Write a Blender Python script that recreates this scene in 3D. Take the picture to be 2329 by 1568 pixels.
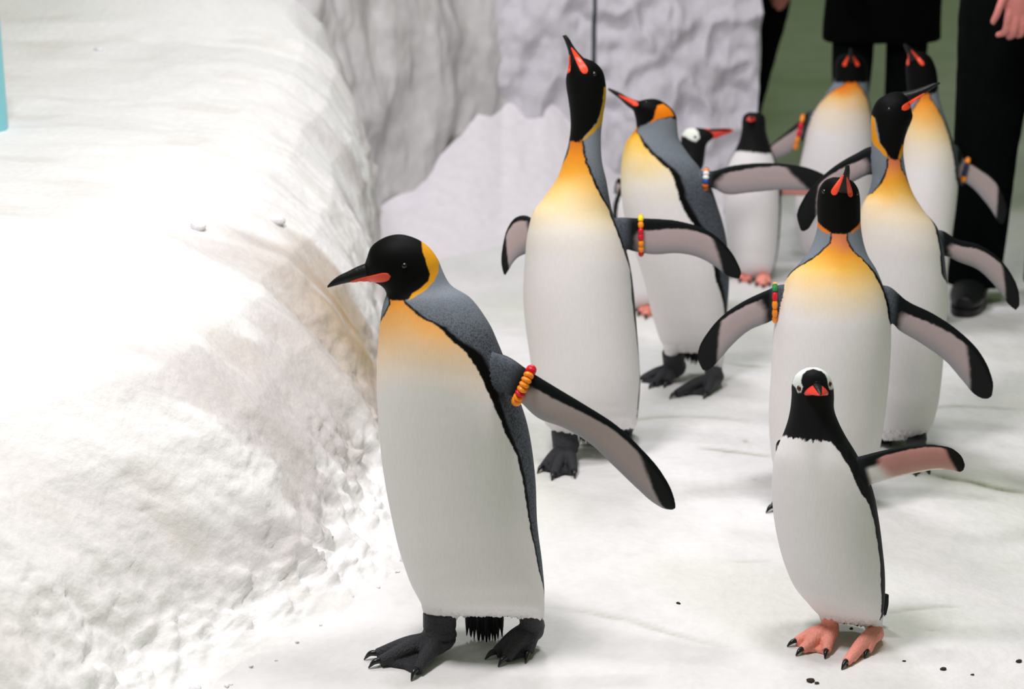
import bpy, bmesh, math, random
import numpy as np
from mathutils import Vector, kdtree

# ------------------------------------------------------------------ scene, camera, light
scene = bpy.context.scene
for o in list(bpy.data.objects):
    bpy.data.objects.remove(o, do_unlink=True)
C = scene.collection
W, H, FPX = 2329.0, 1568.0, 4200.0
CAMZ, HORIZON = 1.59, -431.0
PITCH = math.atan((H / 2 - HORIZON) / FPX)
cam_d = bpy.data.cameras.new('camera')
cam = bpy.data.objects.new('camera', cam_d); C.objects.link(cam)
cam.location = (0, 0, CAMZ); cam.rotation_euler = (math.pi / 2 - PITCH, 0, 0)
cam_d.sensor_width = 36.0; cam_d.lens = FPX / W * 36.0
cam_d.dof.use_dof = True; cam_d.dof.focus_distance = 3.75; cam_d.dof.aperture_fstop = 3.2
scene.camera = cam
scene.view_settings.view_transform = 'Standard'
scene.view_settings.look = 'None'
scene.view_settings.gamma = 1.0
scene.view_settings.use_curve_mapping = False
scene.view_settings.exposure = -0.12

world = bpy.data.worlds.new('world'); scene.world = world; world.use_nodes = True
bg = world.node_tree.nodes['Background']
bg.inputs['Color'].default_value = (0.74, 1.0, 0.50, 1); bg.inputs['Strength'].default_value = 0.16

def area(name, loc, sx, sy, energy, color, target=None):
    l = bpy.data.lights.new(name, 'AREA'); l.shape = 'RECTANGLE'; l.size = sx; l.size_y = sy
    l.energy = energy; l.color = color
    o = bpy.data.objects.new(name, l); C.objects.link(o); o.location = loc
    if target is not None:
        d = Vector(target) - Vector(loc); o.rotation_euler = d.to_track_quat('-Z', 'Y').to_euler()
    return o
area('ceiling_lamp_front_offscreen', (-0.75, 2.7, 3.4), 0.6, 0.6, 92, (1.0, 0.932, 0.962), (-0.2, 4.0, 0))
area('ceiling_lamp_middle_offscreen', (0.7, 3.5, 3.5), 0.5, 0.5, 50, (1.0, 0.932, 0.962), (0.8, 4.4, 0))
area('ceiling_lamp_rear_offscreen', (-0.1, 5.5, 3.4), 0.6, 0.6, 50, (0.98, 0.935, 1.0), (0.2, 6.4, 0))

# ------------------------------------------------------------------ pixel geometry
CAM = np.array([0, 0, CAMZ]); cp, sp_ = math.cos(PITCH), math.sin(PITCH)
FW = np.array([0, cp, -sp_]); UP = np.array([0, sp_, cp]); RT = np.array([1.0, 0, 0])
def raydir(px, py):
    px = np.asarray(px, float); py = np.asarray(py, float)
    return FW + ((px - W / 2) / FPX)[..., None] * RT + ((H / 2 - py) / FPX)[..., None] * UP
def unproj(px, py, Y):                       # point seen at a pixel, on the upright plane at distance Y
    d = raydir(px, py); t = np.asarray(Y, float) / d[..., 1]
    return CAM + d * t[..., None]
def ground(px, py, z=0.0):
    d = raydir(px, py); t = (z - CAMZ) / d[..., 2]
    return CAM + d * t[..., None]
def proj(P):
    r = P - CAM; dep = r @ FW
    return W / 2 + FPX * (r @ RT) / dep, H / 2 - FPX * (r @ UP) / dep, dep
def nrm(v): return v / np.maximum(np.linalg.norm(v, axis=-1, keepdims=True), 1e-9)
def lin(c):
    c = np.asarray(c, float) / 255.0
    return np.where(c <= 0.04045, c / 12.92, ((c + 0.055) / 1.055) ** 2.4)
def sstep(a, b, x):
    t = np.clip((x - a) / (b - a), 0, 1); return t * t * (3 - 2 * t)
def mix(a, b, m): return a * (1 - m[:, None]) + b * m[:, None]

# ------------------------------------------------------------------ numpy noise
def vnoise(P, seed=0):
    P = np.asarray(P, float); i = np.floor(P).astype(np.int64); f = P - i; u = f * f * (3 - 2 * f)
    def h(ix, iy, iz):
        n = (ix * 374761393 + iy * 668265263 + iz * 2147483647 * 3 + seed * 1274126177) & 0xffffffff
        n = ((n ^ (n >> 13)) * 1274126177) & 0xffffffff
        n = (n ^ (n >> 16)) & 0xffffffff
        return n / 4294967295.0
    r = 0
    for dx in (0, 1):
        for dy in (0, 1):
            for dz in (0, 1):
                w = (u[:, 0] if dx else 1 - u[:, 0]) * (u[:, 1] if dy else 1 - u[:, 1]) * (u[:, 2] if dz else 1 - u[:, 2])
                r = r + w * h(i[:, 0] + dx, i[:, 1] + dy, i[:, 2] + dz)
    return r * 2 - 1
def fbm(P, sc, oct=4, seed=0, gain=0.5):
    P = np.asarray(P, float) * sc; a, r = 1.0, 0
    for k in range(oct):
        r = r + a * vnoise(P * (2 ** k) + 17.3 * k, seed + k); a *= gain
    return r

# ------------------------------------------------------------------ materials
def mat(name, color, rough=0.6, spec=0.4, bump=0.0, bscale=60, var=0.0, sss=0.0, coat=0.0, attr=None):
    m = bpy.data.materials.new(name); m.use_nodes = True; nt = m.node_tree; b = nt.nodes['Principled BSDF']
    b.inputs['Roughness'].default_value = rough; b.inputs['Specular IOR Level'].default_value = spec
    if coat: b.inputs['Coat Weight'].default_value = coat; b.inputs['Coat Roughness'].default_value = 0.2
    col = None
    if attr:
        a = nt.nodes.new('ShaderNodeAttribute'); a.attribute_name = attr; col = a.outputs['Color']
    tc = nt.nodes.new('ShaderNodeTexCoord')
    if var or bump:
        n = nt.nodes.new('ShaderNodeTexNoise'); n.inputs['Scale'].default_value = bscale; n.inputs['Detail'].default_value = 6
        nt.links.new(tc.outputs['Object'], n.inputs['Vector'])
    if var:
        mr = nt.nodes.new('ShaderNodeMapRange'); mr.inputs['To Min'].default_value = 1 - var; mr.inputs['To Max'].default_value = 1 + var
        mr.inputs['From Min'].default_value = 0.25; mr.inputs['From Max'].default_value = 0.75
        nt.links.new(n.outputs['Fac'], mr.inputs['Value'])
        mx = nt.nodes.new('ShaderNodeMix'); mx.data_type = 'RGBA'; mx.blend_type = 'MULTIPLY'; mx.inputs['Factor'].default_value = 1
        if col: nt.links.new(col, mx.inputs['A'])
        else: mx.inputs['A'].default_value = (*lin(color), 1)
        nt.links.new(mr.outputs['Result'], mx.inputs['B']); col = mx.outputs['Result']
    if bump:
        bp = nt.nodes.new('ShaderNodeBump'); bp.inputs['Strength'].default_value = bump; bp.inputs['Distance'].default_value = 0.01
        nt.links.new(n.outputs['Fac'], bp.inputs['Height']); nt.links.new(bp.outputs['Normal'], b.inputs['Normal'])
    if col: nt.links.new(col, b.inputs['Base Color'])
    else: b.inputs['Base Color'].default_value = (*lin(color), 1)
    if sss:
        b.inputs['Subsurface Weight'].default_value = sss; b.inputs['Subsurface Radius'].default_value = (0.02, 0.012, 0.01)
        b.inputs['Subsurface Scale'].default_value = 0.4
    return m

def feather_material():
    m = bpy.data.materials.new('plumage'); m.use_nodes = True; nt = m.node_tree; N = nt.nodes; L = nt.links
    b = N['Principled BSDF']; b.inputs['Roughness'].default_value = 0.6; b.inputs['Specular IOR Level'].default_value = 0.08
    at = N.new('ShaderNodeAttribute'); at.attribute_name = 'Col'
    tc = N.new('ShaderNodeTexCoord')
    vo = N.new('ShaderNodeTexVoronoi'); vo.inputs['Scale'].default_value = 300
    mp = N.new('ShaderNodeMapping'); mp.inputs['Scale'].default_value = (1.4, 1.4, 0.8)
    L.new(tc.outputs['Object'], mp.inputs['Vector']); L.new(mp.outputs['Vector'], vo.inputs['Vector'])
    mr = N.new('ShaderNodeMapRange'); mr.inputs['From Min'].default_value = 0.15; mr.inputs['From Max'].default_value = 0.75
    mr.inputs['To Min'].default_value = 1.35; mr.inputs['To Max'].default_value = 0.4
    L.new(vo.outputs['Distance'], mr.inputs['Value'])
    mf = N.new('ShaderNodeMix'); mf.data_type = 'FLOAT'; mf.inputs['A'].default_value = 1.0
    L.new(at.outputs['Alpha'], mf.inputs['Factor']); L.new(mr.outputs['Result'], mf.inputs['B'])
    no = N.new('ShaderNodeTexNoise'); no.inputs['Scale'].default_value = 90; no.inputs['Detail'].default_value = 5
    mp2 = N.new('ShaderNodeMapping'); mp2.inputs['Scale'].default_value = (3.0, 3.0, 0.5)
    L.new(tc.outputs['Object'], mp2.inputs['Vector']); L.new(mp2.outputs['Vector'], no.inputs['Vector'])
    mr2 = N.new('ShaderNodeMapRange'); mr2.inputs['From Min'].default_value = 0.25; mr2.inputs['From Max'].default_value = 0.75
    mr2.inputs['To Min'].default_value = 0.965; mr2.inputs['To Max'].default_value = 1.03
    L.new(no.outputs['Fac'], mr2.inputs['Value'])
    mu = N.new('ShaderNodeMath'); mu.operation = 'MULTIPLY'; L.new(mf.outputs['Result'], mu.inputs[0]); L.new(mr2.outputs['Result'], mu.inputs[1])
    mx = N.new('ShaderNodeMix'); mx.data_type = 'RGBA'; mx.blend_type = 'MULTIPLY'; mx.inputs['Factor'].default_value = 1
    L.new(at.outputs['Color'], mx.inputs['A']); L.new(mu.outputs['Value'], mx.inputs['B'])
    L.new(mx.outputs['Result'], b.inputs['Base Color'])
    bp = N.new('ShaderNodeBump'); bp.inputs['Strength'].default_value = 0.12; bp.inputs['Distance'].default_value = 0.004
    L.new(mu.outputs['Value'], bp.inputs['Height']); L.new(bp.outputs['Normal'], b.inputs['Normal'])
    return m

M = dict(
    plumage=feather_material(),
    foot_black=mat('black_scaly_skin', (40, 40, 46), 0.55, 0.4, 0.5, 260, 0.3),
    foot_pink=mat('pink_scaly_skin', (246, 158, 142), 0.5, 0.4, 0.4, 220, 0.12),
    claw=mat('black_claw', (22, 24, 28), 0.3, 0.5),
    bill=mat('black_horn', (17, 18, 20), 0.42, 0.3, 0.1, 120, 0.2),
    plate=mat('orange_bill_plate', (236, 72, 40), 0.4, 0.4, 0.05, 90, 0.06),
    red_bill=mat('red_bill', (222, 62, 48), 0.4, 0.4, 0.05, 90, 0.08),
    eye=mat('dark_eye', (20, 12, 12), 0.08, 0.6), iris=mat('brown_iris', (70, 26, 22), 0.15, 0.5),
    tail=mat('black_tail_feathers', (18, 22, 24), 0.6, 0.3),
    cord=mat('red_cord', (200, 30, 40), 0.4, 0.4),
    orange=mat('orange_bead', (255, 148, 30), 0.35, 0.4), red=mat('red_bead', (215, 25, 48), 0.35, 0.4),
    green=mat('green_bead', (20, 130, 70), 0.35, 0.4), yellow=mat('yellow_bead', (245, 225, 40), 0.35, 0.4),
    white=mat('white_bead', (240, 240, 240), 0.35, 0.4), blue=mat('blue_bead', (20, 80, 170), 0.35, 0.4),
    darkorange=mat('burnt_orange_bead', (225, 110, 20), 0.35, 0.4), navy=mat('navy_bead', (35, 45, 75), 0.35, 0.4),
    snow=mat('packed_snow', (238, 236, 238), 0.75, 0.25, 0.35, 45, 0.03, attr='Col'),
    bank=mat('bank_snow_and_ice', (238, 236, 238), 0.6, 0.3, 0.35, 55, 0.04, attr='Col'),
    rock=mat('pale_plaster_rock', (205, 202, 210), 0.85, 0.2, 0.4, 18, 0.08),
    ice=mat('grey_ice_wall', (192, 190, 190), 0.6, 0.3, 0.4, 7, 0.22),
    drift=mat('drift_snow', (232, 228, 234), 0.8, 0.2, 0.4, 30, 0.05),
    clump=mat('loose_snow', (240, 239, 242), 0.85, 0.2, 0.5, 200, 0.03),
    debris=mat('dark_debris', (62, 50, 44), 0.8, 0.2, 0.3, 200, 0.3),
    gap=mat('dark_gap', (60, 72, 72), 0.8, 0.2),
    cloth=mat('black_trouser_cloth', (7, 10, 10), 0.95, 0.04, 0.25, 35, 0.15),
    jacket=mat('black_jacket_cloth', (4, 5, 5), 0.95, 0.04, 0.25, 25, 0.15),
    boot=mat('black_boot_leather', (20, 22, 24), 0.45, 0.4, 0.2, 60, 0.2),
    skin=mat('skin', (206, 128, 122), 0.5, 0.35, 0.1, 80, 0.06, sss=0.1),
    hair=mat('dark_hair', (30, 22, 18), 0.6, 0.3),
    tub=mat('turquoise_plastic', (128, 200, 210), 0.35, 0.4), tubtop=mat('grey_lid', (150, 160, 165), 0.4, 0.4),
)

# ------------------------------------------------------------------ mesh helpers
def mk(name, V, F, m=None, parent=None, smooth=True, col=None, fix=False):
    me = bpy.data.meshes.new(name)
    V = np.asarray(V, float)
    if isinstance(F, np.ndarray):
        k = F.shape[1]; nf = len(F)
        me.vertices.add(len(V)); me.vertices.foreach_set('co', V.astype(np.float32).ravel())
        me.loops.add(nf * k); me.loops.foreach_set('vertex_index', F.astype(np.int32).ravel())
        me.polygons.add(nf); me.polygons.foreach_set('loop_start', np.arange(0, nf * k, k, dtype=np.int32))
        me.update(calc_edges=True)
    else:
        me.from_pydata([tuple(v) for v in V], [], [tuple(int(i) for i in f) for f in F]); me.update()
    if fix:
        b = bmesh.new(); b.from_mesh(me); bmesh.ops.recalc_face_normals(b, faces=b.faces[:]); b.to_mesh(me); b.free()
    if smooth: me.polygons.foreach_set('use_smooth', [True] * len(me.polygons))
    if col is not None:
        a = me.color_attributes.new('Col', 'FLOAT_COLOR', 'POINT')
        c4 = np.ones((len(V), 4), np.float32); c4[:, :col.shape[1]] = col; a.data.foreach_set('color', c4.ravel())
    if m: me.materials.append(m)
    o = bpy.data.objects.new(name, me); C.objects.link(o)
    if parent: o.parent = parent
    return o
def tag(o, label=None, cat=None, group=None, kind=None):
    if label: o['label'] = label
    if cat: o['category'] = cat
    if group: o['group'] = group
    if kind: o['kind'] = kind
    return o
def empty(name, loc):
    e = bpy.data.objects.new(name, None); C.objects.link(e); e.location = tuple(float(v) for v in loc); e.empty_display_size = 0.1
    return e
def catmull(rows, n, dims=2):
    R = np.array(rows, float); k = len(R)
    d = np.linalg.norm(np.diff(R[:, :dims], axis=0), axis=1); d = np.maximum(d, 1e-6)
    s = np.concatenate([[0], np.cumsum(d)]); T = np.zeros_like(R)
    T[0] = (R[1] - R[0]) / d[0]; T[-1] = (R[-1] - R[-2]) / d[-1]
    for i in range(1, k - 1):
        T[i] = ((R[i + 1] - R[i]) / d[i] * d[i - 1] + (R[i] - R[i - 1]) / d[i - 1] * d[i]) / (d[i] + d[i - 1])
    x = np.linspace(0, s[-1], n); i = np.clip(np.searchsorted(s, x, side='right') - 1, 0, k - 2)
    h = d[i]; u = (x - s[i]) / h; u = u[:, None]; h = h[:, None]
    return (2*u**3 - 3*u**2 + 1) * R[i] + (u**3 - 2*u**2 + u) * h * T[i] + (-2*u**3 + 3*u**2) * R[i+1] + (u**3 - u**2) * h * T[i+1]
def ring_faces(n, m, base=0, caps=True):
    i = np.arange(n - 1)[:, None] * m; j = np.arange(m)[None, :]; j2 = (j + 1) % m
    F = np.stack([i + j, i + j2, i + m + j2, i + m + j], -1).reshape(-1, 4) + base
    F = [tuple(f) for f in F.tolist()]
    if caps:
        a = base + n * m; b = a + 1
        for q in range(m):
            F.append((a, base + (q + 1) % m, base + q)); F.append((b, base + (n - 1) * m + q, base + (n - 1) * m + (q + 1) % m))
    return F
class Soup:                                   # closed shells that are fused into one surface
    def __init__(s): s.V = []; s.F = []; s.A = []; s.n = 0
    def add(s, V, F, A=None):
        s.V.append(V); s.F += [tuple(i + s.n for i in f) for f in F]
        s.A.append(A if A is not None else np.zeros((len(V), 4))); s.n += len(V)
    def arr(s): return np.vstack(s.V), s.F, np.vstack(s.A)
def loft_px(st, Y0, n, m, pid=0):
    """shell through pairs of outline pixels; angle 0 faces the viewer, +90 right, -90 left"""
    S = catmull(st, n, 4)
    Pl = unproj(S[:, 0], S[:, 1], Y0 + S[:, 5]); Pr = unproj(S[:, 2], S[:, 3], Y0 + S[:, 5])
    c = (Pl + Pr) / 2; R = (Pr - Pl) / 2; Rh = nrm(R); v = nrm(c - CAM)
    V = nrm(v - Rh * np.sum(Rh * v, 1, keepdims=True)); dep = (c - CAM) @ FW
    b = np.maximum(S[:, 4], 0.5) * dep / FPX
    ph = np.arange(m) / m * 2 * np.pi
    P = c[:, None] + R[:, None] * np.sin(ph)[None, :, None] - V[:, None] * (b[:, None] * np.cos(ph)[None])[..., None]
    P = P.reshape(-1, 3); t = np.repeat(np.linspace(0, 1, n), m)
    A = np.stack([np.full(n * m, pid, float), t, np.tile(np.cos(ph), n), np.tile(np.sin(ph), n)], 1)
    P = np.vstack([P, c[0], c[-1]]); A = np.vstack([A, [pid, 0, 0, 0], [pid, 1, 0, 0]])
    info = dict(c=c, r=np.linalg.norm(R, axis=1), b=b, V=V, R=R, py=(S[:, 1] + S[:, 3]) / 2)
    return P, ring_faces(n, m), A, info
def flip_px(st, Y0, n, m, pid):
    """blade: rows of (lead x,y, trail x,y, half thickness m, lead dz, trail dz)"""
    S = catmull(st, n, 4)
    Pl = unproj(S[:, 0], S[:, 1], Y0 + S[:, 5]); Pr = unproj(S[:, 2], S[:, 3], Y0 + S[:, 6])
    c = (Pl + Pr) / 2; R = (Pl - Pr) / 2; Rh = nrm(R); v = nrm(c - CAM); V = nrm(v - Rh * np.sum(Rh * v, 1, keepdims=True))
    ph = np.arange(m) / m * 2 * np.pi; u = np.cos(ph); w = np.sign(np.sin(ph)) * np.abs(np.sin(ph)) ** 0.8
    P = c[:, None] + R[:, None] * u[None, :, None] - V[:, None] * (S[:, 4][:, None] * w[None])[..., None]
    A = np.stack([np.full(n * m, pid, float), np.repeat(np.linspace(0, 1, n), m), np.tile(np.sin(ph), n), np.tile(u, n)], 1)
    P = np.vstack([P.reshape(-1, 3), c[0], c[-1]]); A = np.vstack([A, [pid, 0, 0, 0], [pid, 1, 0, 0]])
    return P, ring_faces(n, m), A, dict(c=c, R=R, V=V, th=S[:, 4])
def tube3(P, r, n=14, m=12, sq=1.0, up=(0, 0, 1)):
    D = catmull(np.column_stack([np.array(P, float), r]), n, 3); p = D[:, :3]; rr = np.maximum(D[:, 3], 1e-4)
    t = nrm(np.gradient(p, axis=0)); up = np.array(up, float); a = np.cross(t, up)
    bad = np.linalg.norm(a, axis=1) < 0.15
    a[bad] = np.cross(t[bad], np.array([1.0, 0.1, 0])); a = nrm(a)
    for i in range(1, n):
        if a[i] @ a[i-1] < 0: a[i] = -a[i]
    b = np.cross(a, t); ph = np.arange(m) / m * 2 * np.pi
    V = p[:, None] + rr[:, None, None] * (a[:, None] * np.cos(ph)[None, :, None] + sq * b[:, None] * np.sin(ph)[None, :, None])
    return np.vstack([V.reshape(-1, 3), p[0], p[-1]]), ring_faces(n, m)
def remesh(V, F, vox, sm=4, fac=0.5):
    me = bpy.data.meshes.new('tmp'); me.from_pydata([tuple(v) for v in V], [], F); me.update()
    b = bmesh.new(); b.from_mesh(me); bmesh.ops.recalc_face_normals(b, faces=b.faces[:]); b.to_mesh(me); b.free()
    o = bpy.data.objects.new('tmp', me); C.objects.link(o)
    r = o.modifiers.new('r', 'REMESH'); r.mode = 'VOXEL'; r.voxel_size = vox; r.adaptivity = 0
    if sm: s = o.modifiers.new('s', 'SMOOTH'); s.factor = fac; s.iterations = sm
    dg = bpy.context.evaluated_depsgraph_get(); ev = o.evaluated_get(dg); em = ev.to_mesh()
    nv = len(em.vertices); co = np.empty(nv * 3, np.float32); em.vertices.foreach_get('co', co)
    nl = len(em.loops); li = np.empty(nl, np.int32); em.loops.foreach_get('vertex_index', li)
    assert nl == 4 * len(em.polygons)
    ev.to_mesh_clear(); bpy.data.objects.remove(o); bpy.data.meshes.remove(me)
    return co.reshape(-1, 3).astype(float), li.reshape(-1, 4)
def transfer(V, Q, SV, SA, iters=3):
    kd = kdtree.KDTree(len(SV))
    for i, v in enumerate(SV.tolist()): kd.insert(v, i)
    kd.balance(); f = kd.find
    idx = np.fromiter((f(v)[1] for v in V.tolist()), np.int64, len(V)); A = SA[idx].copy()
    E = np.vstack([Q[:, [0, 1]], Q[:, [1, 2]], Q[:, [2, 3]], Q[:, [3, 0]]]); same = A[E[:, 0], 0] == A[E[:, 1], 0]; E = E[same]
    E = E[np.abs(A[E[:, 0], 1] - A[E[:, 1], 1]) < 0.2]
    for _ in range(iters):
        acc = A[:, 1:].copy() * 2; w = np.full(len(V), 2.0)
        for k in range(3):
            acc[:, k] += np.bincount(E[:, 0], A[E[:, 1], 1 + k], len(V)) + np.bincount(E[:, 1], A[E[:, 0], 1 + k], len(V))
        w += np.bincount(E[:, 0], minlength=len(V)) + np.bincount(E[:, 1], minlength=len(V))
        A[:, 1:] = acc / w[:, None]
    return A
def poly_sd(px, py, poly):                    # signed distance in pixels, + inside
    P = np.array(poly, float); Q = np.roll(P, -1, 0); p = np.stack([px, py], 1); best = np.full(len(px), 1e9); ins = np.zeros(len(px), bool)
    for a, b in zip(P, Q):
        e = b - a; w = p - a; t = np.clip((w @ e) / max(e @ e, 1e-9), 0, 1); dd = np.linalg.norm(w - t[:, None] * e, axis=1)
        best = np.minimum(best, dd)
        c = (a[1] > py) != (b[1] > py)
        if b[1] != a[1]: ins ^= c & (px < (b[0] - a[0]) * (py - a[1]) / (b[1] - a[1]) + a[0])
    return np.where(ins, best, -best)

# ------------------------------------------------------------------ floor
xs = np.unique(np.concatenate([np.arange(-5, -1.0, 0.08), np.arange(-1.0, 1.9, 0.0125), np.arange(1.9, 9, 0.08)]))
ys = np.unique(np.concatenate([np.arange(1.5, 2.9, 0.05), np.arange(2.9, 6.0, 0.0125), np.arange(6.0, 24, 0.06)]))
gx, gy = np.meshgrid(xs, ys); fl = np.stack([gx.ravel(), gy.ravel(), np.zeros(gx.size)], 1)
z = 0.006 * fbm(fl, 2.2, 4, 3) + 0.0022 * fbm(fl, 16, 3, 9)
fpx, fpy, _ = proj(fl)
stain_shade = np.zeros(len(fl)); groove = np.zeros(len(fl))
TRACKS = [([(1400,962),(1480,952),(1580,948),(1700,957)], .009, .55), ([(1590,1022),(1660,1028),(1760,1042)], .009, .75),
          ([(1640,820),(1700,828),(1760,832)], .010, .7), ([(2090,935),(2160,924),(2240,926),(2329,930)], .009, .6),
          ([(2060,1070),(2150,1082),(2240,1100),(2360,1122)], .016, .95), ([(1240,1382),(1330,1392),(1440,1415),(1560,1452),(1660,1475)], .010, .4),
          ([(2015,1392),(2090,1384),(2180,1378)], .007, .55), ([(1655,1275),(1700,1278),(1760,1275)], .006, .35),
          ([(1690,1000),(1706,1012)], .006, .6), ([(1710,1090),(1728,1096)], .005, .5),
          ([(2080,1425),(2180,1440)], .006, .25)]
for pts, wd, st in TRACKS:
    G = ground(*np.array(catmull(pts, 40)).T); best = np.full(len(fl), 9.0)
    lo = G.min(0) - .1; hi = G.max(0) + .1
    sel = np.where((fl[:, 0] > lo[0]) & (fl[:, 0] < hi[0]) & (fl[:, 1] > lo[1]) & (fl[:, 1] < hi[1]))[0]
    if len(sel) == 0: continue
    d = np.linalg.norm(fl[sel][:, None, :2] - G[None, :, :2], axis=2)
    k = d.argmin(1); fade = np.sin(np.pi * (0.06 + 0.88 * k / 39)) ** 0.6
    v = np.exp(-(d.min(1) / wd) ** 2) * fade * (0.75 + 0.35 * fbm(fl[sel], 25, 2, 5))
    stain_shade[sel] = np.maximum(stain_shade[sel], np.clip(v, 0, 1) * st); groove[sel] = np.maximum(groove[sel], v)
fl[:, 2] = z - 0.006 * groove
mott = fbm(fl * np.array([1, .8, 1]), 5, 4, 21)
fc = np.tile(lin((226, 226, 226)), (len(fl), 1)) * (1 + 0.06 * mott + .05 * np.minimum(fbm(fl, 22, 3, 14), 0))[:, None]
fc = mix(fc, np.tile(lin((212, 215, 205)), (len(fl), 1)), sstep(.1, .8, fbm(fl, 1.7, 3, 33)) * .6)
fc = mix(fc, np.tile(lin((128, 138, 104)), (len(fl), 1)), np.clip(stain_shade * 1.15, 0, 1))  # olive stain in tracks, also painted in for shade their shallow relief lacks
nx = len(xs); i = (np.arange(len(ys) - 1)[:, None] * nx + np.arange(nx - 1)[None]).ravel()
floor = mk('floor', fl, np.stack([i, i + 1, i + nx + 1, i + nx], 1), M['snow'], col=fc)
tag(floor, kind='structure')
def floor_z(x, y):
    ix = np.clip(np.searchsorted(xs, x), 0, nx - 1); iy = np.clip(np.searchsorted(ys, y), 0, len(ys) - 1)
    return fl[iy * nx + ix, 2]

# ------------------------------------------------------------------ snow bank on the left
bp = [(60,1760),(380,1565),(600,1425),(770,1345),(890,1170),(915,960),(893,780)]
B0 = np.array([ground(*p)[:2] for p in bp]); B0 = np.vstack([[-1.15, 2.3], B0, [-0.43, 6.1], [-0.56, 6.9], [-0.62, 8.5], [-0.65, 11], [-0.65, 14]])
sy = np.concatenate([np.linspace(2.4, 6.4, 430), np.linspace(6.42, 13.5, 120)])
xb = catmull(B0[:, [1, 0]], 2000, 2); o_ = np.argsort(xb[:, 0]); xb = np.interp(sy, xb[o_, 0], xb[o_, 1])
nn = np.concatenate([np.linspace(-0.18, 0.6, 190), 0.6 + np.linspace(0.01, 1, 110) ** 1.6 * 7])
wf = np.interp(sy, [2.4, 3.3, 3.9, 4.4, 5.2, 6.0, 7.0], [1.7, 1.35, 1.1, .95, .6, .34, .3])
hf = np.interp(sy, [2.4, 3.3, 4.2, 5.4, 6.2, 6.6, 8], [.92, .95, 1.0, 1.06, 1.2, 1.4, 1.45])
tn = [-.19, -.12, -.05, 0, .02, .05, .10, .18, .30, .5, .8, 1.5, 3, 6, 12]; tz = [-.03, -.008, .010, .034, .07, .135, .25, .375, .49, .585, .65, .72, .8, .95, 1.2]
NN, YY = np.meshgrid(nn, sy); WF = np.repeat(wf[:, None], len(nn), 1); XB = np.repeat(xb[:, None], len(nn), 1)
wig = 0.045 * fbm(np.stack([YY.ravel(), 0 * YY.ravel(), 0 * YY.ravel()], 1), 3.5, 4, 71).reshape(YY.shape)
XB = XB + wig
nq = np.where(NN < 0, NN, NN / np.interp(NN, [0, .6, 1.6], [1, 1, 0]).clip(0, 1) if False else NN / (WF + (1 - WF) * sstep(.2, 1.6, NN)))
ZZ = np.interp(nq, tn, tz) * hf[:, None]
P = np.stack([(XB - NN).ravel(), YY.ravel(), ZZ.ravel()], 1)
steep = np.interp(nq.ravel(), [-.1, 0, .03, .16, .34, .6], [0, .3, 1, 1, .45, 0])
sl = NN.ravel() + ZZ.ravel()
st = np.stack([P[:, 1] * 6 + sl * 1.2, sl * 1.3, 0 * sl], 1)
rough = fbm(st, 1.0, 4, 40); lump = fbm(P, 26, 4, 50); patchy = sstep(-.1, .5, fbm(P, 5, 3, 55))
P[:, 2] += 0.018 * fbm(P, 2.2, 4, 60) + 0.0018 * lump * (1 - steep)
base_rough = np.exp(-((NN.ravel() + .01) / .07) ** 2); powder = fbm(P, 60, 3, 52)
P[:, 0] += (0.02 * rough + 0.006 * lump * patchy) * steep + 0.016 * lump * base_rough
P[:, 2] += (0.016 * np.clip(lump + .1, -.2, 1) + .006 * powder) * base_rough
P[:, 0] += .005 * powder * patchy * steep * (1 - sstep(.2, .4, P[:, 2]))
streak = fbm(np.stack([P[:, 1] * 7 + sl * 1.5, sl * 2.0, 0 * sl], 1), 1.0, 5, 80)
icem = sstep(-.45, .15, streak + .5 * steep - .3) * sstep(.3, .95, steep + .45 * streak) * np.interp(P[:, 1] + .12 * fbm(P, 4, 3, 44), [3.1, 3.4, 3.75, 6], [.15, .4, 1, 1]) * sstep(.03, .12, P[:, 2] + .05 * lump)
bc = np.tile(lin((236, 236, 235)), (len(P), 1)) * (1 + .025 * fbm(P, 3, 4, 90))[:, None]
bc = mix(bc, np.tile(lin((203, 198, 196)), (len(P), 1)), icem * .95)
bpx, bpy_, _ = proj(P)
brown = np.exp(-((P[:, 1] - 4.62) / .22) ** 2 - ((P[:, 2] - .3) / .17) ** 2) * sstep(-.3, .5, streak + .3)
bc = mix(bc, np.tile(lin((172, 142, 92)), (len(P), 1)), np.clip(brown * .9, 0, 1))
dirt = sstep(.35, .8, fbm(P * np.array([1, 2.2, 1]), 4.5, 4, 95)) * .3
bc = mix(bc, np.tile(lin((214, 208, 200)), (len(P), 1)), dirt)
k = len(nn); i = (np.arange(len(sy) - 1)[:, None] * k + np.arange(k - 1)[None]).ravel()
bank = mk('snow_bank', P, np.stack([i, i + k, i + k + 1, i + 1], 1), M['bank'], col=bc)
tag(bank, 'tall rounded white snow bank with grey icy brown-stained side', 'snow bank')
BANK = (sy, nn, P.reshape(len(sy), k, 3))
def bank_at(px, py):                          # nearest bank vertex seen at that pixel
    d = (bpx - px) ** 2 + (bpy_ - py) ** 2; c = np.argsort(d)[:12]
    return P[c[np.argmin(P[c, 1])]]

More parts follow.
